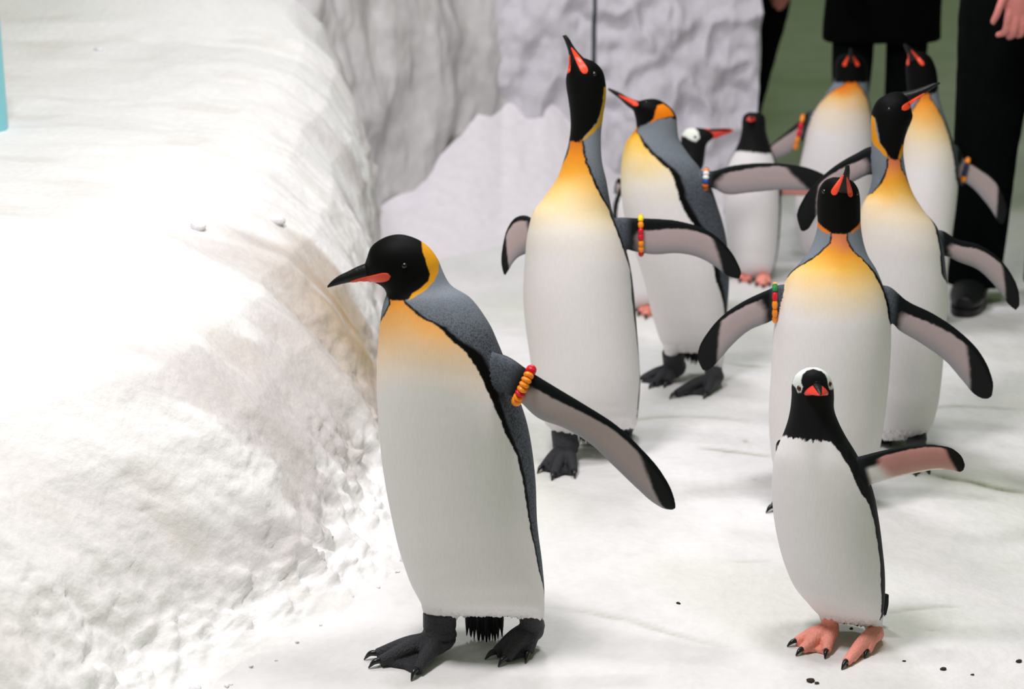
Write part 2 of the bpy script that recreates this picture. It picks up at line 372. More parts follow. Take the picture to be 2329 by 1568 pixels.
# ------------------------------------------------------------------ walls at the back
def relief(name, x0, y0, x1, y1, h, lean, m, amp, sc, seed, aniso=(1, 1, 1), nx_=150, nz_=150, jag=0.0, kind='structure'):
    u, v = np.meshgrid(np.linspace(0, 1, nx_), np.linspace(0, 1, nz_)); u = u.ravel(); v = v.ravel()
    dv = np.array([x1 - x0, y1 - y0, 0]); L = np.linalg.norm(dv); nv = np.array([dv[1], -dv[0], 0]) / L
    Q = np.array([x0, y0, -0.02]) + u[:, None] * dv + v[:, None] * np.array([0, lean * h, h])
    n1 = fbm(Q * np.array(aniso), sc, 5, seed)
    ridge = 1 - np.abs(fbm(Q * np.array(aniso), sc * .8, 3, seed + 7)) * 2
    Q = Q + nv * (amp * n1 + jag * np.clip(ridge, 0, 1))[:, None]
    i = (np.arange(nz_ - 1)[:, None] * nx_ + np.arange(nx_ - 1)[None]).ravel()
    V = np.vstack([Q, Q + np.array([0, 0.25, 0])]); n = len(Q)
    F = np.stack([i, i + 1, i + nx_ + 1, i + nx_], 1).tolist()
    e = list(range(0, nx_)) + [r * nx_ + nx_ - 1 for r in range(1, nz_)] + list(range(n - 2, n - nx_ - 1, -1)) + [r * nx_ for r in range(nz_ - 2, 0, -1)]
    for a, b in zip(e, e[1:] + e[:1]): F.append((a, a + n, b + n, b))
    F.append(tuple(q + n for q in reversed(e)))
    return tag(mk(name, V, [tuple(f) for f in F], m), kind=kind)
relief('wall_left', -0.95, 6.63, -0.02, 7.5, 1.5, .12, M['ice'], .06, 2.6, 11, (1.5, 1.5, .7), jag=.04)
relief('wall_back', -0.06, 7.5, 0.322, 7.52, 2.3, .0, M['rock'], .03, 5.5, 22, jag=.05)
relief('wall_back.001', 0.342, 7.52, 1.005, 7.55, 2.3, .0, M['rock'], .032, 5.5, 25, jag=.055)
V, F = tube3([(0.333, 7.56, 0), (0.333, 7.56, 2.3)], [.014, .014], 6, 8)
tag(mk('trim_1', V, F, M['gap'], fix=True), kind='structure')

# drift against the wall
u, v = np.meshgrid(np.linspace(0, 1, 220), np.linspace(0, 1, 120)); u = u.ravel(); v = v.ravel()
X = -.62 + 1.66 * u; wy = np.interp(X, [-.62, -.04, 1.04], [6.93, 7.47, 7.53]); Q = np.stack([X, wy - .75 + v * .80, 0 * u], 1)
hh = .10 + .04 * fbm(np.stack([X * 3, 0 * X, 0 * X], 1), 1, 3, 12) + .46 * np.exp(-((X - .02) / .30) ** 2) * (1 + .12 * fbm(np.stack([X * 6, 0 * X, 0 * X], 1), 1, 3, 15))
Q[:, 2] = hh * v ** 1.9 * np.interp(X, [-.62, -.5, .9, 1.04], [0, 1, 1, 0]) - .012 + .014 * fbm(Q, 7, 4, 61) * v
i = (np.arange(119)[:, None] * 220 + np.arange(219)[None]).ravel()
tag(mk('snow_drift', Q, np.stack([i, i + 1, i + 221, i + 220], 1), M['drift']), 'pale snow drift heaped against the cracked rock wall', 'snow drift')

# ------------------------------------------------------------------ penguins
def to_bary(info, poly, P, A, n):             # boundary pixels -> (t, angle) on the front of the torso shell
    fr = A[:, 2] > 0.02; fx, fy, _ = proj(P[fr]); a = A[fr]; out = []
    for x, y in poly:
        k = np.argmin((fx - x) ** 2 + (fy - y) ** 2); out.append((a[k, 1], math.degrees(math.atan2(a[k, 3], a[k, 2]))))
    out.sort(); return np.array(out)
def plate_patch(name, objs, base, x0, y0, x1, y1, w, m, parent, mirror=None, k=20, q=9, off=.0012, blunt=.75):
    """thin raised horny plate hugging bill and cheek: tear drop from point 0 (sharp) to point 1 (round)"""
    d = np.array([x1 - x0, y1 - y0], float); L = np.linalg.norm(d); d /= L; nrm2 = np.array([-d[1], d[0]])
    G = []; N = []
    for a in np.linspace(0, 1, k):
        ww = w * (a ** .65) * math.sqrt(max(0, 1 - max(0, (a - blunt) / (1 - blunt)) ** 2)) * 1.0 + .12
        for b in np.linspace(-1, 1, q):
            p = np.array([x0, y0]) + d * L * a + nrm2 * ww * b; r = raydir(*p); r = r / np.linalg.norm(r); best = None
            for o in objs:
                ok, loc, no, _ = o.ray_cast(Vector(CAM - base), Vector(r))
                if ok:
                    dist = (np.array(loc) - (CAM - base)) @ r
                    if best is None or dist < best[0]: best = (dist, np.array(loc), np.array(no))
            if best is None: G.append(None); N.append(None)
            else: G.append(best[1]); N.append(best[2])
    good = [g for g in G if g is not None]
    if not good: print('PLATE MISS', name, x0, y0); return None
    for j, g in enumerate(G):
        if g is None:
            p0 = None
            jj = j // q * q + q // 2
            src = G[jj] if G[jj] is not None else good[0]
            G[j] = src; N[j] = N[jj] if N[jj] is not None else np.array([0, -1.0, 0])
    G = np.array(G); N = np.array(N)
    dm = np.median((G - (CAM - base)) @ FW); dg = (G - (CAM - base)) @ FW
    far_ = dg > dm + .03
    if far_.any():
        for j in np.where(far_)[0]:
            jj = j // q * q + q // 2
            if not far_[jj]: G[j] = G[jj]; N[j] = N[jj]
    V = np.vstack([G + N * off, G - N * .002]); n = len(G); F = []
    for a in range(k - 1):
        for b in range(q - 1):
            i = a * q + b; F.append((i, i + 1, i + q + 1, i + q)); F.append((n + i, n + i + q, n + i + q + 1, n + i + 1))
    e = list(range(q)) + [r * q + q - 1 for r in range(1, k)] + list(range(n - 2, n - q - 1, -1)) + [r * q for r in range(k - 2, 0, -1)]
    for a, b in zip(e, e[1:] + e[:1]): F.append((a, a + n, b + n, b))
    o = mk(name, V, F, m, parent, fix=True)
    if mirror is not None:
        V2 = V.copy(); c, nn_ = mirror; V2 = V2 - 2 * ((V2 - c) @ nn_)[:, None] * nn_
        mk(name, V2, F, m, parent, fix=True)
    return o
def foot(root, base, Y0, ank, heel, claws, m, rt, sc=1.0, hz=0.0, pieces=True, vox=.0026):
    T = unproj(ank[0], ank[1], Y0 + ank[2]); G = ground(*heel); G[2] = floor_z(G[0], G[1])
    tips = [ground(*c) for c in claws]; cl = .024 * sc; s = Soup()
    A_ = G + np.array([0, 0, .032 * sc + hz])
    V, F = tube3([T + np.array([0, 0, .01]), T * .5 + A_ * .5, A_, G + np.array([0, 0, .018 * sc + hz * .6])], [rt, rt, rt * 1.0, rt * .72], 14, 16); s.add(V, F)
    ends = []
    for c in tips:
        d = c - G; L = np.linalg.norm(d); e = G + d * max(.45, (1 - cl / L)); e[2] = floor_z(e[0], e[1]) + .011 * sc; ends.append(e)
        V, F = tube3([A_ + np.array([0, 0, -.004]), A_ * .55 + e * .45 + np.array([0, 0, .006 * sc]), e], [.023 * sc, .0175 * sc, .0115 * sc], 12, 12); s.add(V, F)
    for a, b in zip(ends, ends[1:]):
        w = (a + b) / 2 * .88 + G * .12; top = [A_, a, w, b]
        top = [np.array([p[0], p[1], max(p[2], .0)]) for p in top]; top[2][2] = .012 * sc + floor_z(G[0], G[1])
        lo = [p - np.array([0, 0, .011 * sc]) for p in top]
        lo[0] = np.array([A_[0], A_[1], .004])
        s.add(np.array(top + lo), [(0, 1, 2), (0, 2, 3), (4, 6, 5), (4, 7, 6), (0, 4, 5, 1), (1, 5, 6, 2), (2, 6, 7, 3), (3, 7, 4, 0)])
    SV, SF, _ = s.arr(); V, Q = remesh(SV, SF, vox, 5)
    fo = mk('foot', V - base, Q, m, root)
    if pieces:
        for e, c in zip(ends, tips):
            d = nrm(c - e); p = [e - d * .006 * sc + [0, 0, .001], e * .5 + c * .5 + [0, 0, .007 * sc], c + [0, 0, .002 + floor_z(c[0], c[1])]]
            V, F = tube3(p, [.0068 * sc, .0055 * sc, .0012], 9, 8); mk('claw', V - base, F, M['claw'], fo, fix=True)
    return fo
def tail(root, base, c, n=13, wid=.06, length=.09, seed=1):
    rnd = random.Random(seed); Vs = []; Fs = []
    for i in range(n):
        a = (i / (n - 1) - .5); p0 = np.array(c) + [a * wid, 0, .03]; p1 = np.array(c) + [a * wid * 1.1 + rnd.uniform(-.003, .003), rnd.uniform(-.004, .01), -length * (1 - .9 * a * a) * rnd.uniform(.85, 1.05)]
        V, F = tube3([p0, (p0 + p1) / 2 + [0, 0, 0], p1], [.006, .0055, .0008], 7, 6, up=(0, 1, 0)); Fs += [tuple(j + sum(len(v) for v in Vs) for j in f) for f in F]; Vs.append(V)
    return mk('tail', np.vstack(Vs) - base, Fs, M['tail'], root, fix=True)
_bead = {}
def band(root, base, fi, l0, cols, r=.0058, grow=1.04):
    n = len(fi['c']); k = int(l0 * (n - 1)); c = fi['c'][k]; A_ = fi['R'][k] * grow; B_ = fi['V'][k] * (fi['th'][k] + r * .75)
    A_ = A_ + nrm(A_) * .002
    ph = np.linspace(0, 2 * np.pi, 240); L = c + A_ * np.cos(ph)[:, None] - B_ * np.sin(ph)[:, None]
    s = np.concatenate([[0], np.cumsum(np.linalg.norm(np.diff(L, axis=0), axis=1))]); N = len(cols)
    # cord ring
    m_ = 8; nr = 60; idx = np.linspace(0, 239, nr + 1)[:-1].astype(int); Pp = L[idx]; t = nrm(np.roll(Pp, -1, 0) - np.roll(Pp, 1, 0)); side = nrm(np.cross(t, nrm(Pp - c))); out = np.cross(side, t)
    a = np.arange(m_) / m_ * 2 * np.pi; V = Pp[:, None] + .002 * (side[:, None] * np.cos(a)[None, :, None] + out[:, None] * np.sin(a)[None, :, None]); V = V.reshape(-1, 3)
    F = [(i * m_ + j, i * m_ + (j + 1) % m_, ((i + 1) % nr) * m_ + (j + 1) % m_, ((i + 1) % nr) * m_ + j) for i in range(nr) for j in range(m_)]
    ring = mk('flipper_band', V - base, F, M['cord'], root, fix=True)
    for q in range(N):
        mid = (q + .5) / N * s[-1]; j = np.searchsorted(s, mid); p = L[j]; tt = nrm(L[min(j + 1, 239)] - L[j - 1]); h = s[-1] / N * .5 * .96
        key = (round(h, 4), cols[q], r)
        if key not in _bead:
            V, F = tube3([(0, 0, -h), (0, 0, -h * .7), (0, 0, h * .7), (0, 0, h)], [r * .82, r, r, r * .82], 6, 12)
            tmp = mk('bead', V, F, M[cols[q]], None, smooth=False, fix=True); _bead[key] = tmp.data; bpy.data.objects.remove(tmp)
        o = bpy.data.objects.new('bead', _bead[key]); C.objects.link(o); o.parent = ring; o.location = tuple(p - base)
        o.rotation_mode = 'QUATERNION'; o.rotation_quaternion = Vector(tt).to_track_quat('Z', 'Y')
    return ring

WHITE = np.array(lin((232, 228, 230))); SLATE = np.array(lin((104, 112, 124))); BACKGREY = np.array(lin((92, 98, 108))); INK = np.array(lin((7, 8, 8)))
def paint(sp, V, A, info, P0, A0):
    n = len(V); pid, t, c, s = A.T; px, py, _ = proj(V); king = sp['kind'] == 'king'
    nz = fbm(V, 110, 3, 4); ph = np.degrees(np.arctan2(s, c)); col = np.zeros((n, 3)); scal = np.zeros(n)
    tt = np.linspace(0, 1, len(info['py'])); r = np.interp(t, tt, info['r'])
    phi0 = sp['yaw']; rel = (ph - phi0 + 180) % 360 - 180
    bR = to_bary(info, sp['edgeR'], P0, A0, n); R_ = np.interp(t, bR[:, 0], bR[:, 1]) - phi0
    if 'edgeL' in sp:
        bL = to_bary(info, sp['edgeL'], P0, A0, n); L_ = np.interp(t, bL[:, 0], bL[:, 1]) - phi0
    else: L_ = -R_
    R_ = R_ + sstep(66, 80, R_ + phi0) * 22
    if 'edgeL' in sp: L_ = L_ - sstep(66, 80, -(L_ + phi0)) * 22
    lmb = sstep(sp.get('limb', 9e3), sp.get('limb', 9e3) + 60, np.interp(t, tt, info['py'])); R_ = R_ * (1 - lmb) + np.maximum(R_, 104 - phi0) * lmb; L_ = L_ * (1 - lmb) + np.minimum(L_, -104 - phi0) * lmb
    if 'Lang' in sp: L_ = np.full(n, sp['Lang'] - phi0, float)
    ang = np.minimum(R_ - rel, rel - L_); d = np.radians(ang) * r + nz * .0022
    cy = np.interp(t, tt, info['py'])
    back = np.tile(SLATE if king else INK, (n, 1))
    if king:
        lo = sstep(sp['nape'], sp['nape'] + 160, cy)
        back = mix(np.tile(lin((126, 134, 144)), (n, 1)), np.tile(BACKGREY * .9, (n, 1)), lo); scal = .12 + .88 * lo
    else: back = np.tile(lin((26, 28, 30)), (n, 1)) * (1 + .3 * nz)[:, None]
    front = np.tile(WHITE, (n, 1))
    if king:
        ch = sp['chest']; yy = cy + 10 * fbm(V, 14, 3, 6) + sp.get('cdrop', 0) * np.abs(np.sin(np.radians(rel)))
        stops = np.array([x[0] for x in ch], float); cc = np.array([lin(x[1]) for x in ch])
        front = np.stack([np.interp(yy, stops, cc[:, k]) for k in range(3)], 1)
    wm = sstep(-.0012, .0012, d); col = mix(back, front, wm)
    if king:
        bw = np.interp(cy, sp['bandy'], sp['bandw']); bd = sstep(0, .002, -d) * (1 - sstep(bw * .7, bw * 1.15 + .002, -d)); bd = np.where(wm > .99, 0, bd)
        col = mix(col, np.tile(INK * 1.2, (n, 1)), np.clip(bd + (1 - wm) * (-d < .003) * .9, 0, 1)); scal = scal * (1 - wm) * (1 - bd)
    # head
    tor = pid == 0
    hm = np.zeros(n)
    sel = tor & (t > sp['neck_t'])
    if sel.any():
        hd = poly_sd(px[sel], py[sel], sp['head']) + (nz[sel] if king else fbm(V[sel] * np.array([1, 1, .2]), 240, 2, 31)) * sp.get('feather', 2.0)
        hm[sel] = sstep(-1.5, 1.5, hd)
        col = mix(col, np.tile(INK if king else lin((24, 25, 27)), (n, 1)), hm); scal *= 1 - hm
        for poly, pc, *opt in sp.get('patches', []):
            pm = np.zeros(n); pd = poly_sd(px[sel], py[sel], poly) + nz[sel] * .8
            pm[sel] = sstep(-1.2, 1.2, pd)
            if opt and opt[0] == 'front': pm = pm * (c > -.05)
            col = mix(col, np.tile(lin(pc), (n, 1)), pm); scal *= 1 - pm
    # leg lobes stay white
    lm = (pid == 2); col[lm] = WHITE; scal[lm] = 0
    # flippers
    for q, f in enumerate(sp['flip']):
        k = pid == 10 + q
        if not k.any(): continue
        l = t[k]; u = s[k]; inner = c[k] > 0; nzz = nz[k]; m_ = int(k.sum())
        wl = f.get('lead', .34); pale = np.tile(lin(f.get('pale', (176, 160, 160))), (m_, 1))
        pale = mix(pale, np.tile(lin(f.get('pale2', (150, 150, 156))), (m_, 1)), (1 - sstep(-.9, -.1, u)) * .8)
        e = (1 - wl * (1 - .62 * sstep(.1, .75, l)) * 2) - u + nzz * .025      # + below the dark leading band
        pm = sstep(-.03, .06, e) * sstep(f.get('l0', .16) - .02, f.get('l0', .16) + .06, l + .008 * nzz - .05 * sstep(-.2, .6, u))
        tipd = (l - f.get('tip', .74)) * 5 + (u + f.get('tipu', .1)) * f.get('tips', .55) + nzz * .025
        pm = pm * (1 - sstep(-.12, .16, tipd) * .985)
        dark = np.tile(lin((17, 21, 22)), (m_, 1))
        root_ = (1 - sstep(f.get('l0', .16) * .55, f.get('l0', .16), l))
        dk = mix(dark, np.tile(lin((84, 90, 99) if king else (30, 32, 34)), (m_, 1)), root_)
        cin = mix(dk, pale, pm); cout = mix(np.tile(lin((52, 60, 70) if king else (28, 30, 33)), (m_, 1)), dark, sstep(.55, .95, u))
        if 'trimw' in f: cin = mix(cin, np.tile(lin((235, 225, 205)), (m_, 1)), (1 - sstep(-.9, -.76, u)) * sstep(.2, .3, l) * (1 - sstep(.75, .82, l)))
        if 'wroot' in f: cin = mix(cin, np.tile(lin((228, 224, 222)), (m_, 1)), (1 - sstep(.17, .32, l + .1 * u)) * sstep(.10, .16, l) * (1 - sstep(.1, .45, u)))
        col[k] = np.where(inner[:, None], cin, cout); scal[k] = np.where(inner, root_ * .7 * king, .5 * king)
    return np.clip(np.column_stack([col, scal]), 0, 1)

def penguin(sp):
    king = sp['kind'] == 'king'
    fg = [ground(*f['heel']) for f in sp['feet']]; g = np.mean(fg, 0) if fg else ground(*sp['at'])
    if 'at' in sp: g = ground(*sp['at'])
    Y0 = g[1]; base = np.array([g[0], g[1], 0.0]); vox = sp['vox']; S = Soup()
    res = max(.6 * vox, .0022); nt = int(np.clip(1.15 / res / 2.4, 110, 240)); mt = int(np.clip(.9 / res / 2.4, 96, 200))
    tv, tf, ta, info = loft_px(sp['torso'], Y0, nt, mt, 0); S.add(tv, tf, ta)
    for lb in sp.get('lobes', []):
        v, f, a, _ = loft_px(lb, Y0, 40, 48, 2); S.add(v, f, a)
    fis = []
    for q, f in enumerate(sp['flip']):
        v, ff, a, fi = flip_px(f['st'], Y0, 110, 56, 10 + q); S.add(v, ff, a); fis.append(fi)
    SV, SF, SA = S.arr(); V, Q = remesh(SV, SF, vox, 6)
    A = transfer(V, Q, SV, SA)
    hem = np.clip(((A[:, 0] == 0) & (A[:, 1] < .035)) * 1.0 + ((A[:, 0] == 2) & (A[:, 1] > .7)) * 1.0, 0, 1)
    fz = fbm(V * np.array([1, 1, .15]), 190, 2, 77)
    col = paint(sp, V, A, info, tv, ta)
    V = V.copy(); V[:, 2] += hem * .0045 * fz
    root = empty('king_penguin' if king else 'gentoo_penguin', base)
    tag(root, sp['label'], 'penguin', 'king penguins on the snow' if king else 'gentoo penguins on the snow')
    body = mk('body', V - base, Q, M['plumage'], root, col=col)
    # bill
    bk = sp['bill']
    if 'cone' in bk:
        cs = bk['cone']; D = catmull([list(unproj(c[0], c[1], Y0 + c[2])) + [c[3]] for c in cs], 26, 3); a_ = np.arange(24) / 24 * 2 * np.pi
        off = np.stack([np.sin(a_), 0 * a_, bk['sq'] * np.cos(a_) - bk['droop'] * np.abs(np.sin(a_)) ** 1.4], 1)
        v = np.vstack([(D[:, None, :3] + D[:, 3][:, None, None] * off[None]).reshape(-1, 3), D[0, :3], D[-1, :3]]); f = ring_faces(26, 24)
        bk['st'] = [(cs[0][0], cs[0][1], cs[0][0], cs[0][1], 1, cs[0][2])]
    else: v, f, a, _ = loft_px(bk['st'], Y0, 40, 28)
    beak = mk('beak', v - base, f, M['bill'] if bk.get('dark', True) else M['red_bill'], root, fix=True)
    bpy.context.view_layer.update()
    hc = np.mean(unproj(np.array([bk['st'][0][0]]), np.array([bk['st'][0][1]]), Y0 + bk['st'][0][5]), 0) - base
    mir = None
    if sp.get('profile'):
        vv = nrm(raydir(bk['st'][0][0], bk['st'][0][1])); mir = (hc, vv)
    for p in bk.get('plates', []):
        plate_patch('bill_plate', [body, beak], base, *p, M['plate'] if bk.get('dark', True) else M['bill'], beak, mirror=mir)
    for (ex, ey, er) in sp.get('eyes', []):
        r = raydir(ex, ey); r = r / np.linalg.norm(r); ok, loc, no, _ = body.ray_cast(Vector(CAM - base), Vector(r))
        if not ok: print('EYE MISS', sp['label']); continue
        th, ps = np.meshgrid(np.linspace(0, np.pi, 9)[1:-1], np.arange(14) / 14 * 2 * np.pi, indexing='ij')
        sv = np.stack([np.sin(th) * np.cos(ps), np.sin(th) * np.sin(ps), np.cos(th)], -1).reshape(-1, 3); sv = np.vstack([sv, [0, 0, 1], [0, 0, -1]]) * er
        for cc in ([np.array(loc) - np.array(no) * er * .45] + ([] if mir is None else [np.array(loc) - np.array(no) * er * .45 - 2 * ((np.array(loc) - mir[0]) @ mir[1]) * mir[1]])):
            mk('eye', sv + cc, ring_faces(7, 14), sp.get('eyemat', M['eye']), root, fix=True)
    for f in sp['feet']:
        foot(root, base, Y0, f['ank'], f['heel'], f['claws'], M['foot_black'] if king else M['foot_pink'], f.get('rt', .03), f.get('sc', 1.0), f.get('hz', 0), vox=max(.0024, vox * .9))
    for bd in sp.get('bands', []):
        band(root, base, fis[bd['f']], bd['l'], bd['cols'], bd.get('r', .0058), bd.get('grow', 1.04))
    if 'tail' in sp:
        tx, ty, tz_, wd, ln = sp['tail']; tail(root, base, unproj(tx, ty, Y0 + tz_), 15, wd, ln, 3)
    return root

BW = (232, 228, 229)
# ---- king penguin in front, by the bank
penguin(dict(kind='king', vox=.0020, label='king penguin with lowered head and orange beaded flipper band walking beside the snow bank', yaw=-40, profile=True, neck_t=.42, at=(1085, 1484),
  torso=[(1010,1400,1215,1402,40,0),(975,1390,1234,1392,90,0),(945,1350,1238,1350,118,0),(915,1275,1234,1290,135,0),(888,1165,1222,1190,145,0),(870,1060,1217,1080,150,0),(860,950,1198,960,150,0),(857,860,1165,865,142,0),(861,775,1135,785,125,0),(867,715,1108,728,100,0),(872,692,1068,676,80,0),(876,678,1022,645,62,0),(879,668,1006,615,56,0),(875,658,994,587,55,0),(870,652,972,560,55,0),(865,648,940,541,54,0),(859,645,905,534,50,0),(852,642,870,543,42,0),(846,640,843,564,32,0),(840,638,834,588,22,0),(834,637,829,602,12,0)],
  lobes=[[(955,1360,1050,1365,60,0),(962,1392,1045,1396,44,0),(968,1408,1038,1412,28,0)],[(1150,1360,1238,1365,60,0),(1165,1392,1238,1396,40,0),(1178,1408,1235,1412,24,0)]],
  edgeR=[(920,690),(935,705),(960,725),(1000,745),(1030,775),(1060,800),(1085,835),(1105,880),(1125,930),(1150,985),(1175,1040),(1190,1100),(1200,1160),(1212,1230),(1225,1300),(1234,1370)],
  chest=[(665,(222,128,42)),(700,(228,152,64)),(745,(232,176,108)),(800,(238,210,178)),(850,(238,224,212)),(900,BW),(1400,BW)], cdrop=-10,
  nape=640, bandy=[680,760,810,860,920,1000,1200], bandw=[.004,.014,.036,.034,.02,.013,.008],
  head=[(828,604),(828,575),(838,556),(860,538),(905,528),(940,536),(962,550),(972,572),(982,603),(984,632),(976,648),(950,668),(925,682),(900,686),(885,681),(874,668),(858,655),(846,650),(830,645)],
  patches=[([(958,548),(978,556),(994,578),(999,600),(996,622),(987,640),(966,662),(945,675),(928,684),(938,668),(958,655),(974,640),(978,624),(970,600),(962,574)],(214,150,34))],
  bill=dict(st=[(872,642,858,585,16,0),(848,641,836,597,15,0),(825,640,812,607,13,0),(800,642,790,618,11,0),(775,647,768,629,8,0),(757,652,753,641,5,0),(745,655,744,651,1.5,0)], plates=[(796,641,889,629,11.5)]),
  eyes=[(920,605,.006)],
  flip=[dict(lead=.3, st=[(1120,800,1090,880,.022,-.05,-.05),(1160,815,1140,890,.018,-.08,-.075),(1200,842,1172,905,.014,-.09,-.085),(1262,880,1222,950,.011,-.095,-.09),(1330,921,1285,975,.010,-.1,-.09),(1400,966,1345,1012,.009,-.1,-.09),(1460,1022,1400,1065,.008,-.1,-.09),(1505,1075,1452,1115,.007,-.1,-.09),(1530,1122,1490,1147,.006,-.1,-.09),(1536,1148,1515,1159,.005,-.1,-.09),(1536,1157,1530,1160,.003,-.1,-.09)], tip=.80, tipu=-.25, tips=.9),
        dict(st=[(880,800,880,880,.016,.14,.14),(860,830,862,900,.012,.18,.18),(864,900,866,950,.009,.22,.22),(870,980,872,1000,.006,.25,.25),(874,1030,874,1034,.003,.27,.27)])],
  bands=[dict(f=0, l=.175, cols=['red','orange','orange','orange','orange','red','orange','orange','orange']+['red']*9, r=.0086)],
  feet=[dict(ank=(1000,1402,0), heel=(1000,1488), claws=[(828,1500),(838,1522),(935,1545)], rt=.033),
        dict(ank=(1207,1402,0), heel=(1212,1478), claws=[(1103,1503),(1133,1520),(1195,1510)], rt=.024, hz=.012)],
  tail=(1102,1402,.05,.062,.062)))

# ---- king penguin stretching its neck, bill up
penguin(dict(kind='king', vox=.0026, label='king penguin stretching its neck with bill pointing straight up, red and orange banded flipper', yaw=-8, neck_t=.5, at=(1320,1040),
  torso=[(1265,985,1430,975,30,0),(1238,960,1448,955,80,0),(1222,925,1453,920,100,0),(1213,870,1456,870,112,0),(1205,810,1453,810,118,0),(1194,730,1447,730,122,0),(1190,660,1441,660,122,0),(1194,590,1432,600,118,0),(1201,525,1412,530,108,0),(1213,482,1395,490,92,0),(1238,448,1386,450,76,0),(1266,408,1379,410,58,0),(1281,368,1370,372,48,0),(1292,330,1367,340,42,0),(1297,300,1367,305,40,0),(1297,265,1372,262,42,0),(1293,230,1378,222,46,0),(1288,200,1378,193,47,0),(1287,180,1370,160,46,0),(1290,165,1352,141,40,0),(1296,152,1332,133,30,0),(1302,140,1318,128,16,0)],
  lobes=[[(1240,940,1330,945,60,0),(1250,970,1325,975,45,0),(1262,990,1312,992,25,0)],[(1380,930,1452,935,50,0),(1400,960,1449,962,36,0),(1408,972,1446,975,20,0)]],
  edgeR=[(1322,318),(1326,345),(1335,380),(1352,420),(1368,450),(1385,480),(1400,520),(1415,560),(1430,610),(1437,680),(1444,760),(1451,840),(1450,900)],
  edgeL=[(1298,318),(1291,350),(1277,385),(1264,412),(1240,450),(1216,485),(1204,525),(1195,600),(1192,680),(1197,760),(1216,880),(1226,930)],
  chest=[(312,(60,40,25)),(326,(215,122,40)),(350,(230,145,40)),(390,(238,168,60)),(430,(240,196,120)),(480,(242,222,180)),(530,(238,231,222)),(600,BW),(1000,BW)],
  nape=330, bandy=[320,400,500,600,900], bandw=[.004,.006,.012,.012,.006],
  head=[(1280,175),(1288,158),(1300,130),(1330,124),(1372,150),(1386,195),(1377,220),(1368,255),(1358,278),(1340,300),(1325,314),(1318,322),(1300,322),(1290,315),(1290,260),(1284,225),(1278,200)],
  patches=[([(1374,198),(1385,198),(1382,240),(1374,275),(1352,300),(1330,318),(1320,322),(1340,300),(1358,280),(1366,255),(1371,230)],(196,150,44),'front')],
  bill=dict(st=[(1292,168,1340,142,20,0),(1294,150,1326,130,17,0),(1294,128,1312,115,12,0),(1289,106,1301,99,8,0),(1283,90,1294,87,6,0),(1279,81,1287,79,3,0)], plates=[(1299,108,1334,168,10),(1296,125,1292,167,5)]),
  eyes=[(1353,168,.006)],
  flip=[dict(st=[(1385,500,1390,570,.02,0,0),(1410,495,1415,565,.018,-.01,-.01),(1440,496,1442,572,.014,-.02,-.02),(1480,497,1480,579,.011,-.02,-.02),(1550,504,1545,577,.010,-.02,-.02),(1610,524,1590,587,.009,-.02,-.02),(1655,562,1628,608,.008,-.02,-.02),(1680,602,1655,628,.006,-.02,-.02),(1686,622,1672,634,.005,-.02,-.02),(1683,632,1680,635,.003,-.02,-.02)], tip=.76, tipu=0),
        dict(st=[(1215,500,1215,570,.018,.04,.04),(1195,490,1197,577,.014,.05,.05),(1172,495,1180,585,.011,.05,.05),(1155,517,1168,597,.009,.05,.05),(1143,560,1160,610,.008,.05,.05),(1140,600,1152,623,.006,.05,.05),(1145,624,1149,628,.003,.05,.05)], tip=.62, lead=.12, l0=.05)],
  bands=[dict(f=0, l=.22, cols=['yellow','orange','red','red','orange','orange','red']+['orange']*7, r=.0062)],
  feet=[dict(ank=(1283,985,0), heel=(1288,1045), claws=[(1222,1075),(1255,1092),(1308,1088)], rt=.034),
        dict(ank=(1425,962,0), heel=(1425,992), claws=[(1380,1010),(1395,1022),(1425,1022)], rt=.022)],
  tail=(1345,985,.10,.05,.04)))

